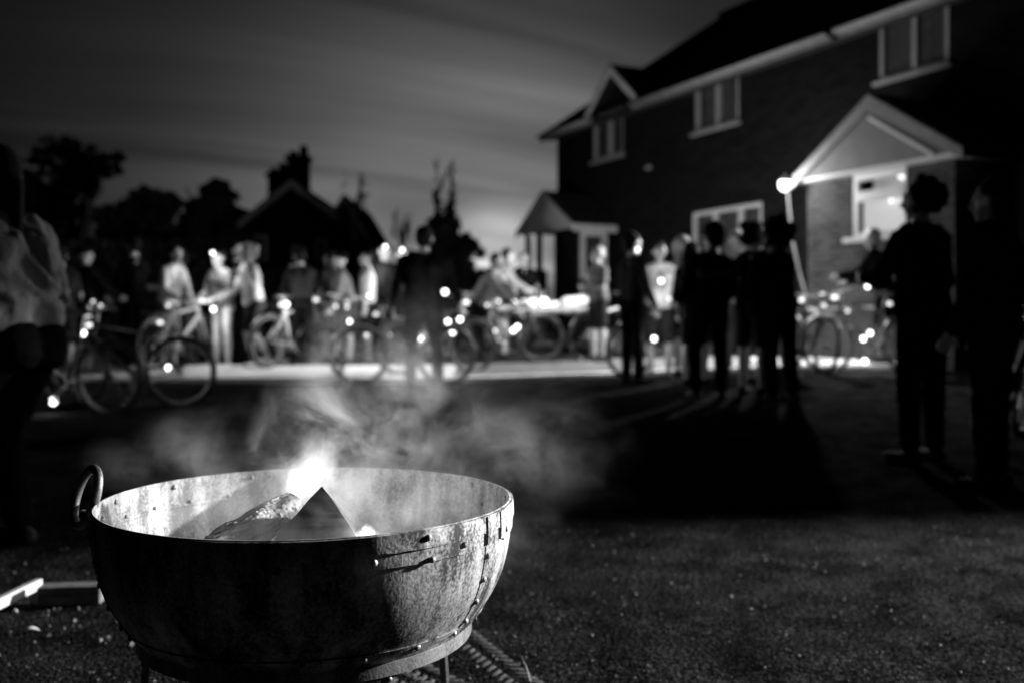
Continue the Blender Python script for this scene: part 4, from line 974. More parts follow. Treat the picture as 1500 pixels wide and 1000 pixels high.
# ------------------------------------------------------------------ trees
def tree(name, label, px, D, ybase, crowns, n, leaf_s, m='leaf', trunk=.14, limbs=7, group='trees and hedges behind the crowd', seed=1, bare=False, cat='tree'):
    rn = random.Random(seed); c = P(px, HY, D); base = ground(c.x, D)
    root = thing(name, label, cat, (c.x, c.y, base), 0, group)
    q = MB(); cs = []
    for (x, y, rx, rz_) in crowns:
        p = P(x, y, D); cs.append((V((p.x-c.x, 0, p.z-base)), rx/F*D, rz_/F*D))
    topz = max(k[0].z for k in cs)
    tp = [(0, 0, -.1)]+[(.1*sin(i), .1*cos(i*2), topz*i/6) for i in range(1, 6)]
    q.tube(tp, [trunk*(1-.15*i) for i in range(6)], 8)
    for cc_, rx, rz_ in cs:
        for i in range(limbs):
            a = rn.random()*6.28; e = cc_+V((cos(a)*rx*rn.uniform(.4, .95), sin(a)*rx*rn.uniform(.3, .8), rz_*rn.uniform(-.4, .95)))
            s0 = V(tp[rn.randint(2, 5)]); mid = s0.lerp(e, .5)+V((rn.uniform(-.15, .15), rn.uniform(-.15, .15), rn.uniform(0, .25)))
            q.tube([s0, mid, e], [trunk*.4, trunk*.2, .012], 5)
            for j in range(4 if bare else 2):
                e2 = mid.lerp(e, rn.random())+V((rn.uniform(-.5, .5), rn.uniform(-.4, .4), rn.uniform(0, .8)))*rx*.6; q.tube([mid.lerp(e, .4), e2], [.018, .006], 4)
    obj('trunk', q, M['bark'], root, True)
    q = MB()
    for cc_, rx, rz_ in cs:
        clumps = [(V((rn.gauss(0, .5), rn.gauss(0, .45), rn.gauss(0, .48))), rn.uniform(.16, .36)) for _ in range(22)]
        for i in range(n):
            k, kr = clumps[rn.randrange(22)]
            if k.length > 1: k = k/k.length
            d = V((rn.gauss(0, 1), rn.gauss(0, 1), rn.gauss(0, 1))).normalized()*kr*rn.random()**.4
            p = cc_+V(((k.x+d.x)*rx, (k.y+d.y)*rx, (k.z+d.z)*rz_))
            if p.z < .05: p.z = rn.random()*.4
            u = V((rn.gauss(0, 1), rn.gauss(0, 1), rn.gauss(0, 1))).normalized(); w = u.cross(V((rn.gauss(0, 1), rn.gauss(0, 1), rn.gauss(0, 1)))).normalized()
            s = leaf_s*rn.uniform(.6, 1.4); nq = len(q.v)
            q.v += [p-u*s, p+w*s*.5, p+u*s, p-w*s*.5]; q.f.append((nq, nq+1, nq+2, nq+3))
    obj('crown', q, M[m], root, fix=False)
    return root
tree('broadleaf_tree', 'tall loose crowned tree at the far left against the dim sky', 110, 34, 0, [(90, 228, 45, 22), (135, 240, 38, 26), (105, 262, 60, 30), (60, 290, 55, 40)], 950, .13, seed=2, trunk=.22)
tree('broadleaf_tree', 'leafy tree cut by the left frame edge behind the pale jacket', 20, 30, 0, [(15, 290, 60, 45), (40, 330, 60, 50), (-20, 250, 50, 40)], 1700, .15, seed=3, trunk=.2)
tree('broadleaf_tree', 'dense round headed dark tree left of centre behind the crowd', 205, 27, 0, [(205, 335, 56, 52), (180, 360, 55, 50), (225, 380, 60, 50), (195, 312, 36, 26)], 3600, .13, seed=4, trunk=.2)
tree('broadleaf_tree', 'spiky topped dark tree between the round tree and chimneyed house', 300, 29, 0, [(300, 310, 36, 38), (285, 350, 48, 45), (330, 350, 40, 40), (322, 282, 24, 16)], 2300, .13, seed=5, trunk=.18)
tree('birch_tree', 'slim bare twin stemmed tree rising over the dark bush', 655, 24, 0, [(640, 330, 12, 40), (662, 320, 10, 48)], 420, .09, seed=6, trunk=.05, limbs=4)
# twin tall stems for the slim tree
tq_ = [o for o in bpy.data.objects if o.name.startswith('birch_tree')][0]
q = MB(); c0 = tq_.location
for pl in (((640, 420), (638, 330), (640, 285), (652, 258), (664, 236)), ((655, 420), (660, 330), (663, 290), (662, 262), (662, 238)), ((655, 380), (648, 330), (640, 300), (634, 280))):
    pp = [P(x, y, 24)-c0 for x, y in pl]; q.tube(pp, [.075-.014*i for i in range(len(pp))], 6)
rn = random.Random(5)
for i in range(60):
    y = rn.uniform(240, 345); s = rn.choice((-1, 1)); x = 640 if s < 0 else 662
    a = P(x, y, 24)-c0; b_ = P(x+rn.uniform(-9, 9), y-rn.uniform(4, 16), 24+rn.uniform(-.3, .3))-c0; q.tube([a, b_], [.022, .006], 4)
obj('limbs', q, M['bark'], tq_, True)
tree('bush', 'dark rounded bush at the foot of the slim bare tree', 668, 23.5, 0, [(662, 366, 30, 30), (680, 372, 24, 26), (650, 390, 26, 30), (655, 335, 16, 20)], 2400, .07, seed=8, trunk=.06, cat='bush')
for i, (x, y0, y1, lab) in enumerate(((520, 250, 330, 'thin leafless sapling beside the low gabled house'), (590, 305, 390, 'leafless sapling standing between the gabled house and slim tree'))):
    tree('sapling', lab, x, 26, 0, [(x, (y0+y1)/2, 20, (y1-y0)/2)], 60, .05, seed=20+i, trunk=.035, limbs=12, bare=True)
def hedge(label, x0, x1, yt, D, depth, n, seed, leaf_s=.07):
    a = P(x0, yt, D); b_ = P(x1, yt, D); rn = random.Random(seed); base = ground(a.x, D)
    root = thing('hedge', label, 'hedge', ((a.x+b_.x)/2, D, base), 0, 'trees and hedges behind the crowd'); w = (b_.x-a.x)/2; h = a.z-base
    q = MB()
    for i in range(int(w*2/.5)): x = -w+.25+i*.5; q.tube([(x, depth/2, -.05), (x+.05, depth/2, h*.6)], [.03, .02], 5)
    obj('stems', q, M['bark'], root)
    q = MB()
    for i in range(n):
        p = V((rn.uniform(-w, w), rn.uniform(0, depth), h*rn.random()**.6+.10*mn.noise(V((i*.7, 0, 0)))))
        p.z += .12*mn.noise(V((p.x*1.3, p.y, seed)))
        u = V((rn.gauss(0, 1), rn.gauss(0, 1), rn.gauss(0, 1))).normalized(); ww = u.cross(V((rn.gauss(0, 1), rn.gauss(0, 1), rn.gauss(0, 1)))).normalized(); s = leaf_s*rn.uniform(.6, 1.4)
        nq = len(q.v); q.v += [p-u*s, p+ww*s*.6, p+u*s, p-ww*s*.6]; q.f.append((nq, nq+1, nq+2, nq+3))
    obj('foliage', q, M['leaf'], root, fix=False)
hedge('clipped dark hedge below the bright patch of sky left of the house', 675, 800, 394, 25.5, 1.0, 9000, 1)
hedge('dark garden hedge running behind the crowd below the distant houses', 330, 680, 392, 26, 1.0, 17000, 2)
hedge('tall dark hedge behind the bicycles on the left', -120, 335, 352, 24, 1.2, 26000, 3, .09)

# ------------------------------------------------------------------ folding table
tb = P(805, 510, 15.9); tb.z = ground(tb.x, 15.9)
table = thing('folding_table', 'long folding table under a white cloth with lit things on top', 'table', tb, radians(-4))
q = MB(); q.box((0, 0, .70), (1.55, .7, .03)); obj('tabletop', q, M['board_grey'], table)
for sx_ in (-1, 1):
    for sy_ in (-1, 1):
        q = MB(); q.tube([(sx_*.68, sy_*.3, .685), (sx_*.71, sy_*.31, 0)], .018, 8); obj('leg', q, M['white_paint'], table)
q = MB(); n = 60; vs = []
for i in range(n+1):
    x = -.8+1.6*i/n
    for y, z in ((-.365, .60+.015*sin(i*.9)), (-.37, .66), (-.355, .722), (.355, .722), (.37, .66), (.365, .6+.02*sin(i*.7))): vs.append((x, y, z))
q.add(vs, [(i*6+k, (i+1)*6+k, (i+1)*6+k+1, i*6+k+1) for i in range(n) for k in range(5)])
# long drop on the right-hand end
m_ = 10; v0 = [(.803+.03*sin(j*.8), -.36+.72*j/m_, .722) for j in range(m_+1)]+[(.83+.03*sin(j*1.1), -.37+.74*j/m_, .2) for j in range(m_+1)]
q.add(v0, [(j, j+1, m_+2+j, m_+1+j) for j in range(m_)])
o = obj('tablecloth', q, M['trim'], None, True); o.location = tb; o.rotation_euler = (0, 0, radians(-4)); sd = o.modifiers.new('s', 'SOLIDIFY'); sd.thickness = .003
tag(o, 'white cloth draped over the folding table, hanging long at one end', 'tablecloth')
def on_table(x, y, name, label, cat, q, m):
    o = obj(name, q, m, None, True); o.location = Matrix.Translation(tb)@Matrix.Rotation(radians(-4), 4, 'Z')@V((x, y, .7245)); return tag(o, label, cat, 'things on the folding table')
q = MB(); q.box((0, 0, .055), (.34, .24, .11)); on_table(-.38, 0, 'food_box', 'pale food box on the left end of the white table', 'box', q, M['white_paint'])
q = MB(); q.lathe([(.001, 0), (.085, 0), (.11, .07), (.105, .07), (.08, .008), (.001, .008)], n=24); on_table(.05, -.05, 'serving_bowl', 'small white serving bowl in the middle of the table', 'bowl', q, M['white_paint'])
q = MB(); q.lathe([(.001, 0), (.04, 0), (.04, .16), (.016, .21), (.014, .26), (.001, .26)], n=18); on_table(-.1, .12, 'bottle', 'upright bottle behind the bowl on the table', 'bottle', q, M['glass'])
q = MB(); q.lathe([(.001, 0), (.05, 0), (.045, .02), (.02, .03), (.06, .06), (.075, .14), (.05, .16), (.001, .16)], n=20); on_table(-.55, -.12, 'table_lantern', 'glowing lantern at the left end of the table', 'lantern', q, M['bulb'])
q = MB(); q.lathe([(.001, 0), (.035, 0), (.033, .02), (.015, .03), (.045, .05), (.05, .10), (.03, .12), (.001, .12)], n=20); on_table(-.08, -.22, 'table_lantern', 'smaller glowing lantern near the front of the table', 'lantern', q, M['bulb'])
light('POINT', P(757, 425, 15.6), 130, .05, 'lantern_light')
light('POINT', P(790, 420, 15.4), 60, .05, 'lantern_light')
q = MB(); q.cap((-.15, 0, .06), (.12, .02, .10), .09, .08); on_table(.42, .05, 'bread_bag', 'rumpled pale bag on the right half of the table', 'bag', remesh(q, .015, 2), M['pale_cloth'])

# ------------------------------------------------------------------ people
SIT = dict(legL=((-.1, .9, -.3), (0, 0, -1)), legR=((.1, .9, -.3), (0, 0, -1)))
G = 'people gathered in the street'
person(34, 4.2, 'person in a pale creased jacket, elbow bent, cut off by the left edge', 1.74, face=72, top='jacket_cloth', yaw=-55, sleeves='loose', bottom='black_cloth', lean=13, nod=-8, scarf='cropped',
       armL=((-.10, -.12, -1), (-.1, .95, -.42)), armR=((.12, -.25, -1), (.1, .95, -.42)), legL=((-.05, .62, -.8), (0, .05, -1)), legR=((.05, .5, -.9), (0, -.2, -1)), hair='long', voxel=.011, build=1.02, vol=1.1)
person(88, 12.2, 'person in dark top with lit forearms behind the leftmost bicycles', 1.62, face=20, sleeves='short', top='dark_cloth', armR=((.2, .4, -.8), (0, .9, -.1)), armL=((-.2, .3, -.9), (.1, .8, -.5)), legs='shorts', hair='short')
person(124, 12.8, 'person in dark clothes holding handlebars behind the leftmost bicycles', 1.60, face=-40, top='black_cloth', armR=((.2, .6, -.8), (0, .9, -.4)), armL=((-.2, .6, -.8), (.0, .9, -.4)), hair='cap', legs='shorts')
person(196, 13.6, 'person in black standing before the round headed tree', 1.74, face=60, top='black_cloth', bottom='black_cloth', hair='short')
person(246, 13.4, 'person in white sleeves with a bent arm left of the white stockinged one', 1.62, face=245, lean=14, top='pale_cloth', bottom='grey_cloth', armR=((.25, .2, -1), (-.3, .8, -.5)), armL=((-.1, .3, -1), (.5, .7, -.5)), legs='shorts', hair='long', hairm='hair')
person(276, 13.9, 'shorter person in dark shirt facing the white sleeved one', 1.56, face=100, lean=12, top='dark_cloth', sleeves='short', bottom='dark_cloth', armL=((-.2, .5, -.8), (0, .8, .1)), hair='short', legs='long')
person(326, 14.0, 'person in white stockings with lamps on head and hand', 1.62, face=150, lean=8, top='grey_cloth', bottom='pale_cloth', legs='tights', sleeves='short', armL=((-.35, .2, -1), (.5, .5, -.3)), armR=((.2, .3, -1), (-.2, .7, -.4)), shoes='shoe_pale', torch=1, hair='bun')
person(372, 13.6, 'person in shorts and pale shirt striding with one leg back', 1.70, face=130, lean=10, top='pale_cloth', sleeves='short', bottom='dark_cloth', legs='shorts', legL=((-.15, .45, -1), (-.05, -.25, -1)), legR=((.2, -.2, -1), (.15, -.75, -1)), armL=((-.5, .2, -.9), (0, .5, .4)), armR=((.4, .2, -1), (0, .5, -.5)), shoes='shoe_pale', hair='curly', hairm='hair_fair')
person(441, 13.9, 'person in dark jacket under the tall chimney stack', 1.6, face=20, lean=10, top='dark_cloth', bottom='black_cloth', hair='short', armR=((.3, .3, -1), (0, .8, 0)))
person(484, 14.8, 'person in dark top between the chimney and low gabled house', 1.60, face=60, top='dark_cloth', bottom='dark_cloth', sleeves='short', armR=((.25, .35, -1), (0, .7, -.1)), legs='shorts', hair='long')
person(513, 14.2, 'person in pale top facing left below the low gabled house', 1.62, face=95, lean=16, top='grey_cloth', bottom='dark_cloth', sleeves='long', armR=((.1, .2, -1), (0, .6, -.8)), legs='shorts', hair='cap')
person(538, 14.4, 'person in white top with a lamp hanging at the hip', 1.62, face=110, top='pale_cloth', bottom='black_cloth', sleeves='long', armL=((-.15, .1, -1), (-.05, .2, -1)), armR=((.2, .1, -1), (.05, .2, -1)), legs='shorts', hair='short')
person(562, 15.2, 'person wearing a bright head torch, left of the tall silhouette', 1.70, face=200, top='black_cloth', bottom='black_cloth', hair='short', hairm='hair', torch=1)
person(590, 14.8, 'person with a bright head torch partly behind the tall silhouette', 1.66, face=182, top='black_cloth', bottom='black_cloth', hair='short', torch=1)
person(621, 11.4, 'tall dark silhouetted person holding a bicycle against the sky', 1.80, face=0, top='black_cloth', bottom='black_cloth', armR=((.35, .15, -1), (.25, .6, -.6)), armL=((-.35, .1, -1), (-.15, .4, -.9)), legL=((-.12, .1, -1), (-.03, -.1, -1)), legR=((.12, .05, -1), (.03, -.1, -1)), hair='short', build=1.32, hs=1.2)
person(699, 14.6, 'person in grey jacket bending over a bicycle left of the table', 1.66, face=250, lean=35, top='grey_cloth', bottom='black_cloth', armR=((.1, .6, -.7), (0, .7, -.6)), armL=((-.1, .6, -.7), (0, .7, -.6)), hair='short')
person(728, 16.6, 'person in pale sleeves leaning to the left end of the table', 1.64, face=280, lean=20, top='grey_cloth', bottom='dark_cloth', armR=((.1, .5, -.8), (0, .8, -.4)), armL=((-.1, .5, -.8), (0, .8, -.4)), hair='long')
person(768, 17.2, 'person in black behind the white table with one pale forearm', 1.58, face=190, sleeves='short', top='black_cloth', bottom='black_cloth', armR=((.2, .3, -1), (-.1, .6, -.7)), hair='short')
person(876, 14.4, 'person in grey shirt with folded arms right of the white table', 1.62, face=120, top='grey_cloth', sleeves='short', bottom='dark_cloth', armR=((.2, .2, -1), (-.7, .8, -.1)), armL=((-.2, .2, -1), (.7, .8, .1)), hair='short', hairm='hair_fair', legs='shorts')
person(926, 12.0, 'person in dark grey jacket standing left of the raised phone', 1.76, face=-60, top='dark_cloth', bottom='black_cloth', hair='short', build=1.02, hs=1.15)
ph, pa, _ = person(966, 12.2, 'person in white shirt holding a glowing phone up high', 1.66, face=185, top='pale_cloth', sleeves='short', bottom='dark_cloth', legs='shorts', armR=((.55, .25, -.25), (-.25, .25, 1)), armL=((-.2, .3, -1), (.2, .8, .1)), hair='long')
person(997, 12.6, 'person in grey shirt and shorts beside the phone holder', 1.74, face=100, top='grey_cloth', sleeves='short', bottom='black_cloth', legs='shorts', armR=((.2, .2, -1), (-.3, .8, -.2)), hair='short', hairm='hair_fair')
vr, va, vh = person(1040, 10.3, 'broad person seen from behind in a black jacket with a grey back panel', 1.76, face=14, side=3, top='black_cloth', bottom='black_cloth', armR=((.3, .2, -1), (0, .7, -.5)), armL=((-.3, .2, -1), (.0, .7, -.5)), hair='short', legL=((-.14, .1, -1), (-.02, -.1, -1)), legR=((.05, 0, -1), (.03, 0, -1)), yaw=18, build=1.1, hs=1.25, vol=1.1)
person(1079, 12.8, 'person facing us in a pale top, framed between two dark backs', 1.78, face=185, top='pale_cloth', bottom='grey_cloth', sleeves='long', hair='long', hairm='hair_fair', armR=((.2, .2, -1), (-.2, .5, -.5)))
person(1101, 10.6, 'dark person seen from behind with a head torch turned sideways', 1.78, face=-50, lean=4, yaw=-60, top='black_cloth', bottom='dark_cloth', legs='shorts', hair='curly', build=1.03, hs=1.18, torch=1, torchm='bulb')
ur, ua, uh = person(1143, 10.0, 'dark bushy haired person on the right of the group, arm stretched to a handlebar', 1.76, face=32, side=-4, lean=3, twist=-4, top='black_cloth', bottom='black_cloth', hair='curly', build=1.0, hs=1.2, vol=1.3, legs='long', armR=((.35, .5, -.9), (.3, .9, -.35)), armL=((-.2, .5, -1), (.3, .9, .2)), yaw=20, legR=((.16, .05, -1), (.05, -.05, -1)))
person(1186, 12.9, 'person in grey sleeve half hidden by the group, gripping a bicycle', 1.64, face=120, top='grey_cloth', bottom='grey_cloth', armR=((.1, .3, -1), (0, .8, -.3)), armL=((-.1, .3, -1), (0, .8, -.3)), hair='short', X=3.45)
person(1296, 12.7, 'person in black cape with bare lit legs leaning towards the porch window', 1.70, face=60, lean=16, top='black_cloth', sleeves='loose', bottom='black_cloth', legs='skirt', hair='short', hairm='hair_fair', armL=((-.3, .5, -.8), (.1, .9, -.1)), armR=((.2, .5, -.8), (0, .8, -.3)), shoes='shoe')
person(1352, 6.5, 'large dark person standing with back to us before the porch window', 1.80, face=30, side=-2, yaw=20, top='black_cloth', bottom='black_cloth', hair='curly', build=1.12, hs=1.1, armL=((-.35, .35, -1), (.4, .8, .1)), armR=((.3, .1, -1), (0, .4, -.9)), legL=((-.07, .03, -1), (0, -.03, -1)), voxel=.011)
person(1392, 12.6, 'person with pale bare legs mostly hidden behind the large dark one', 1.66, face=-60, top='black_cloth', bottom='dark_cloth', legs='shorts', hair='long', armL=((-.2, .6, -.8), (0, .9, .1)))
person(1455, 5.6, 'broad dark person at the right edge facing the house', 1.70, face=50, top='black_cloth', sleeves='loose', bottom='black_cloth', hair='long', build=1.2, hs=1.1, voxel=.011)
person(348, 15.0, 'dark person half hidden between the white stockings and the striding walker', 1.72, face=250, side=5, top='black_cloth', bottom='dark_cloth', armR=((.3, .6, -.6), (-.2, .5, .8)), hair='short')
person(408, 14.5, 'person in shorts leaning right behind the pale three quarter bicycle', 1.58, face=285, lean=28, top='black_cloth', sleeves='short', bottom='dark_cloth', legs='shorts', armR=((.1, .7, -.7), (0, .8, -.5)), armL=((-.1, .7, -.7), (0, .8, -.5)), legL=((-.1, .3, -1), (0, -.3, -1)), shoes='shoe_pale', hair='cap')
person(462, 14.2, 'person crouching low beside the lamps under the low gabled house', 1.62, face=80, lean=30, top='grey_cloth', bottom='dark_cloth', legL=((-.2, .95, .1), (0, -.55, -1)), legR=((.2, .7, -.8), (0, -.9, -.5)), armR=((.1, .8, -.6), (0, .8, -.2)), hair='short')
person(668, 14.9, 'dark person bending over the lamps right of the tall silhouette', 1.68, face=95, lean=38, top='black_cloth', bottom='black_cloth', armR=((.1, .6, -.8), (0, .7, -.6)), armL=((-.1, .6, -.8), (0, .7, -.6)), hair='short')
person(1018, 11.6, 'dark person squeezed in left of the broad black jacket', 1.64, face=-30, side=-4, top='black_cloth', bottom='dark_cloth', legs='shorts', hair='long')
# back panel on the broad person's jacket
q = MB(); Rz = Matrix.Rotation(radians(3), 3, 'Z'); zc = 1.30; n = 10; vs = []
for i in range(n+1):
    x = -.20+.40*i/n; y = -.165+.9*x*x
    for z in (zc-.055, zc+.055): vs.append((x, y, z))
q.add(vs, [(i*2, i*2+2, i*2+3, i*2+1) for i in range(n)]); o = obj('back_panel', q, M['panel'], vr, True); sd = o.modifiers.new('s', 'SOLIDIFY'); sd.thickness = .004
# phone in the raised hand
w = localpt(ph, pa[1][2]); q = MB(); q.box((0, 0, 0), (.075, .010, .15)); o = obj('phone', q, M['plinth']); o.location = w+V((0, -.035, .12)); tag(o, 'glowing phone held up above the white shirted person', 'phone')
q = MB(); q.box((0, -.007, 0), (.068, .003, .06)); obj('screen', q, emit('screen', 7), o)
# real light of the brighter head torches and bicycle lamps that the photo shows burning
def small_lamp(px, py, D, r=.03, label='', m='bulb', energy=0, name='bicycle_lamp'):
    c = P(px, py, D); root = thing(name, label, 'lamp', c, 0, 'small lamps shining in the crowd')
    q = MB(); q.ell((0, -.012, 0), (r, r*.6, r), None, 12, 8); obj('bulb', q, M[m], root, True)
    q = MB(); q.cap((0, .01, 0), (0, .05, 0), r*1.05, r*.8, 12, 3); obj('housing', q, M['plinth'], root, True)
    if energy: light('POINT', c+V((0, -.08, 0)), energy, .03, 'small_lamp_light')
    return root
LA = [(313, 453, 13.7, 'white hand lamp held by the person in white stockings', .030, 'bulb', 10),
      (420, 446, 13.6, 'round lamp shining below the tall chimney stack', .030, 'bulb', 14),
      (541, 435, 13.8, 'round lamp at the hip of the white topped person', .028, 'bulb', 14),
      (492, 449, 13.8, 'dim round lamp right of the chimney', .022, 'dimbulb', 0),
      (512, 471, 13.4, 'bright lamp on the bicycle left of the tall silhouette', .026, 'bulb', 8),
      (616, 495, 12.0, 'lamp low at the feet of the tall silhouette', .028, 'bulb', 8),
      (652, 428, 11.0, 'oval lamp in the right hand of the tall silhouette', .03, 'bulb', 12),
      (656, 471, 12.4, 'lamp above the front wheel of the silhouette\'s bicycle', .03, 'bulb', 10),
      (674, 468, 12.6, 'lamp furthest right above the silhouette\'s front wheel', .03, 'bulb', 10),
      (663, 487, 12.6, 'lamp inside the rim of the silhouette\'s front wheel', .028, 'bulb', 8),
      (537, 491, 13.5, 'dull lamp between the two wheels left of the silhouette', .022, 'dimbulb', 0),
      (570, 491, 13.5, 'dull lamp just left of the silhouette\'s knees', .022, 'dimbulb', 0),
      (752, 484, 14.8, 'left one of two touching lamps beneath the table', .032, 'bulb', 10),
      (758, 479, 14.8, 'right one of two touching lamps beneath the table', .032, 'bulb', 0),
      (725, 485, 14.8, 'dull lamp left of the two touching lamps', .026, 'dimbulb', 0),
      (968, 412, 11.9, 'lamp on the chest of the white shirted phone holder', .026, 'bulb', 8),
      (980, 438, 11.9, 'dim ring shaped lamp at the phone holder\'s waist', .022, 'dimbulb', 0),
      (958, 496, 11.9, 'lamp near the phone holder\'s shin', .028, 'bulb', 6),
      (1053, 344, 11.5, 'round lamp beside the ear of the broad black jacket', .024, 'bulb', 4),
      (1241, 456, 12.0, 'small lamp on the handlebar before the brick porch', .02, 'dimbulb', 0),
      (1270, 420, 12.0, 'upper bright lamp of the bicycle before the porch', .024, 'bulb', 4),
      (1274, 488, 12.0, 'right lamp of the pair on the wheel before the porch', .028, 'bulb', 5),
      (1264, 496, 12.0, 'left lamp of the pair on the wheel before the porch', .028, 'bulb', 5),
      (1266, 528, 12.0, 'lamp lying low at the kerb before the porch', .028, 'bulb', 4),
      (137, 442, 11.5, 'upper left lamp in the cluster over the left bicycle', .018, 'dimbulb', 0),
      (148, 448, 11.5, 'lower right lamp in the cluster over the left bicycle', .018, 'dimbulb', 0),
      (79, 587, 9.3, 'square bright lamp on the wheel nearest the left edge', .035, 'bulb', 3),
      (247, 538, 10.2, 'oval lamp at the hub of the left bicycle\'s rear wheel', .026, 'bulb', 3),
      (122, 488, 11.0, 'oblong bright lamp above the leftmost mudguard', .035, 'bulb', 6)]
for px, py, D, lab, r, m, e in LA: small_lamp(px, py, D, r, lab, m, e)
light('POINT', P(557, 397, 14.9), 30, .03, 'head_torch_light'); light('POINT', P(588, 399, 14.5), 30, .03, 'head_torch_light'); light('POINT', P(323, 383, 13.7), 14, .03, 'head_torch_light')

# ------------------------------------------------------------------ bicycles
bike(185, 9.9, 184, 'dark bicycle seen side on at the left, its top tube catching light', 'dark', 3)
bike(88, 9.0, 235, 'bicycle with bright mudguard turned towards us at the left edge', 'dark', 4)
bike(590, 12.0, 4, 'dark bicycle held by the tall silhouette, wheels clear of the kerb', 'dark', 3)
bike(640, 12.9, 30, 'bicycle standing close behind the silhouette\'s front wheel', 'dark', 4)
bike(430, 13.9, 60, 'pale bicycle turned three quarters below the chimney', 'light', 4)
bike(500, 13.2, 100, 'dark bicycle pointing away beside the lamps left of centre', 'dark', 5)
bike(742, 14.9, 12, 'bicycle leaning before the left end of the white table', 'dark', 6)
bike(700, 15.6, 150, 'bicycle half hidden behind the one leaning at the table', 'light', 6)
bike(893, 15.0, 40, 'bicycle parked right of the white table', 'light', 6)
bike(1272, 12.3, 186, 'dark bicycle leaning on the porch plinth under the lit window', 'dark', 6)
bike(975, 12.9, 20, 'bicycle standing between the legs of the group left of the black jacket', 'dark', 6)
bike(1182, 12.6, 96, 'bicycle pointing at the house by the stretched out arm', 'dark', 6)
bike(262, 13.6, 70, 'bicycle turned end on behind the white sleeved person', 'light', 5)
bike(1470, 7.5, 50, 'bicycle in the gloom behind the broad figure at the right edge', 'dark', 6)

# ------------------------------------------------------------------ sky
w = bpy.data.worlds.new('World'); SC.world = w; w.use_nodes = True; nt = w.node_tree; L = nt.links
bg = nt.nodes['Background']
sky = nt.nodes.new('ShaderNodeTexSky'); sky.sky_type = 'NISHITA'; sky.sun_disc = False
SUNEL = radians(-2.0); SUNAZ = radians(-1.5)
sky.sun_elevation = SUNEL; sky.sun_rotation = SUNAZ; sky.dust_density = 2.0
bw = nt.nodes.new('ShaderNodeRGBToBW'); L.new(sky.outputs[0], bw.inputs[0])
tc = nt.nodes.new('ShaderNodeTexCoord'); sep = nt.nodes.new('ShaderNodeSeparateXYZ'); L.new(tc.outputs['Generated'], sep.inputs[0])
za_ = nt.nodes.new('ShaderNodeMath'); za_.operation = 'ADD'; za_.inputs[1].default_value = .12; L.new(sep.outputs[2], za_.inputs[0])
zm = nt.nodes.new('ShaderNodeMath'); zm.operation = 'MAXIMUM'; zm.inputs[1].default_value = .05; L.new(za_.outputs[0], zm.inputs[0])
dx = nt.nodes.new('ShaderNodeMath'); dx.operation = 'DIVIDE'; L.new(sep.outputs[0], dx.inputs[0]); L.new(zm.outputs[0], dx.inputs[1])
dy = nt.nodes.new('ShaderNodeMath'); dy.operation = 'DIVIDE'; L.new(sep.outputs[1], dy.inputs[0]); L.new(zm.outputs[0], dy.inputs[1])
cb = nt.nodes.new('ShaderNodeCombineXYZ'); L.new(dx.outputs[0], cb.inputs[0]); L.new(dy.outputs[0], cb.inputs[1])
mr_ = nt.nodes.new('ShaderNodeMapping'); mr_.inputs['Rotation'].default_value = (0, 0, radians(-30)); L.new(cb.outputs[0], mr_.inputs[0])
mp = nt.nodes.new('ShaderNodeMapping'); mp.inputs['Scale'].default_value = (.30, 1.05, 1); L.new(mr_.outputs[0], mp.inputs[0])
cn = nt.nodes.new('ShaderNodeTexNoise'); cn.inputs['Scale'].default_value = 1.1; cn.inputs['Detail'].default_value = 5; cn.inputs['Distortion'].default_value = .7; L.new(mp.outputs[0], cn.inputs['Vector'])
cr = nt.nodes.new('ShaderNodeMapRange'); cr.inputs[1].default_value = .35; cr.inputs[2].default_value = .68; cr.inputs[3].default_value = .48; cr.inputs[4].default_value = 1.6; L.new(cn.outputs['Fac'], cr.inputs[0])
ml = nt.nodes.new('ShaderNodeMath'); ml.operation = 'MULTIPLY'; L.new(bw.outputs[0], ml.inputs[0]); L.new(cr.outputs[0], ml.inputs[1])
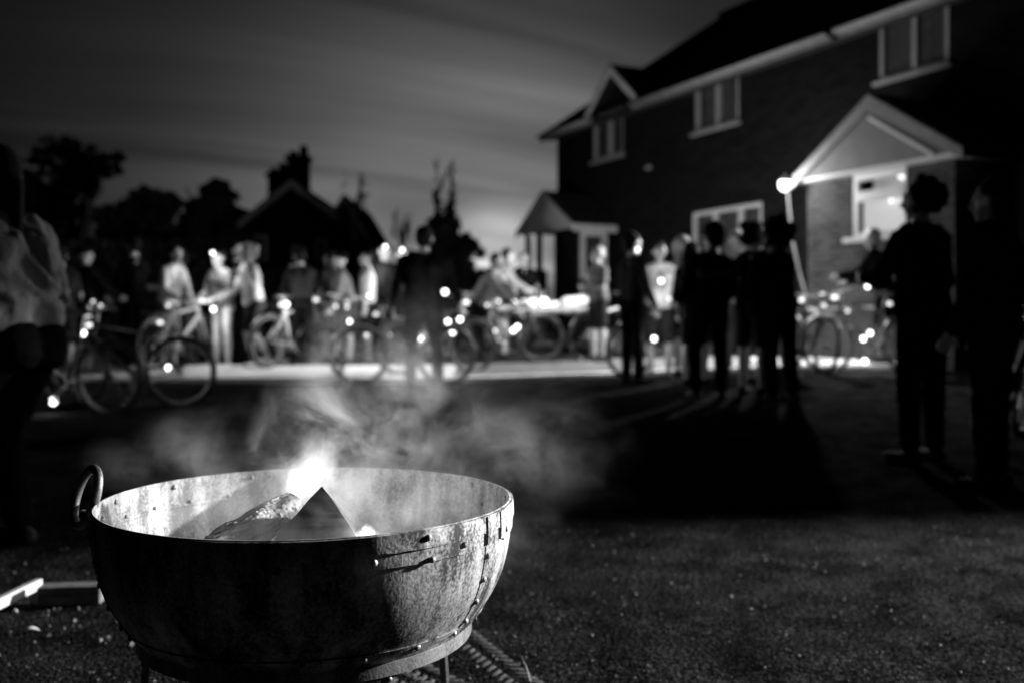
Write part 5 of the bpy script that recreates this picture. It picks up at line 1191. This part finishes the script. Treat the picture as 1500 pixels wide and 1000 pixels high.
gd = nt.nodes.new('ShaderNodeVectorMath'); gd.operation = 'DOT_PRODUCT'; gv = V((-.02, 1, .055)).normalized(); gd.inputs[1].default_value = gv; L.new(tc.outputs['Generated'], gd.inputs[0])
ac = nt.nodes.new('ShaderNodeMath'); ac.operation = 'ARCCOSINE'; L.new(gd.outputs['Value'], ac.inputs[0])
fc = nt.nodes.new('ShaderNodeFloatCurve'); L.new(ac.outputs[0], fc.inputs['Value'])
cv = fc.mapping.curves[0]; pts_ = [(0, .95), (.05, .55), (.09, .25), (.15, .22), (.23, .125), (.33, .050), (.45, .020), (.60, .010), (1, .002)]
cv.points[0].location = pts_[0]; cv.points[1].location = pts_[-1]
for p_ in pts_[1:-1]: cv.points.new(*p_)
fc.mapping.update()
gm = nt.nodes.new('ShaderNodeMath'); gm.operation = 'MULTIPLY'; gm.inputs[1].default_value = 14.0; L.new(fc.outputs[0], gm.inputs[0])
g2 = nt.nodes.new('ShaderNodeMath'); g2.operation = 'MULTIPLY'; L.new(gm.outputs[0], g2.inputs[0]); L.new(ml.outputs[0], g2.inputs[1])
L.new(g2.outputs[0], bg.inputs['Color']); bg.inputs['Strength'].default_value = .12

# ------------------------------------------------------------------ camera and render settings
cam = bpy.data.cameras.new('camera'); co = bpy.data.objects.new('camera', cam); COL.objects.link(co); SC.camera = co
co.location = (0, 0, CAMZ); co.rotation_euler = (radians(90), 0, 0)
cam.lens = 35; cam.sensor_width = 36; cam.sensor_fit = 'HORIZONTAL'; cam.shift_y = -(500-HY)/1500; cam.clip_end = 2000; cam.clip_start = .05
cam.dof.use_dof = True; cam.dof.focus_distance = 1.85; cam.dof.aperture_fstop = 2.2
SC.view_settings.view_transform = 'Standard'; SC.view_settings.look = 'None'; SC.view_settings.exposure = 0; SC.view_settings.gamma = 1
SC.render.engine = 'CYCLES'
cy = SC.cycles; cy.use_denoising = True; cy.sample_clamp_direct = 5.0; cy.sample_clamp_indirect = 2.0; cy.max_bounces = 5; cy.volume_bounces = 0; cy.transparent_max_bounces = 8; cy.use_light_tree = True
cy.volume_step_rate = 1.0; cy.volume_max_steps = 96
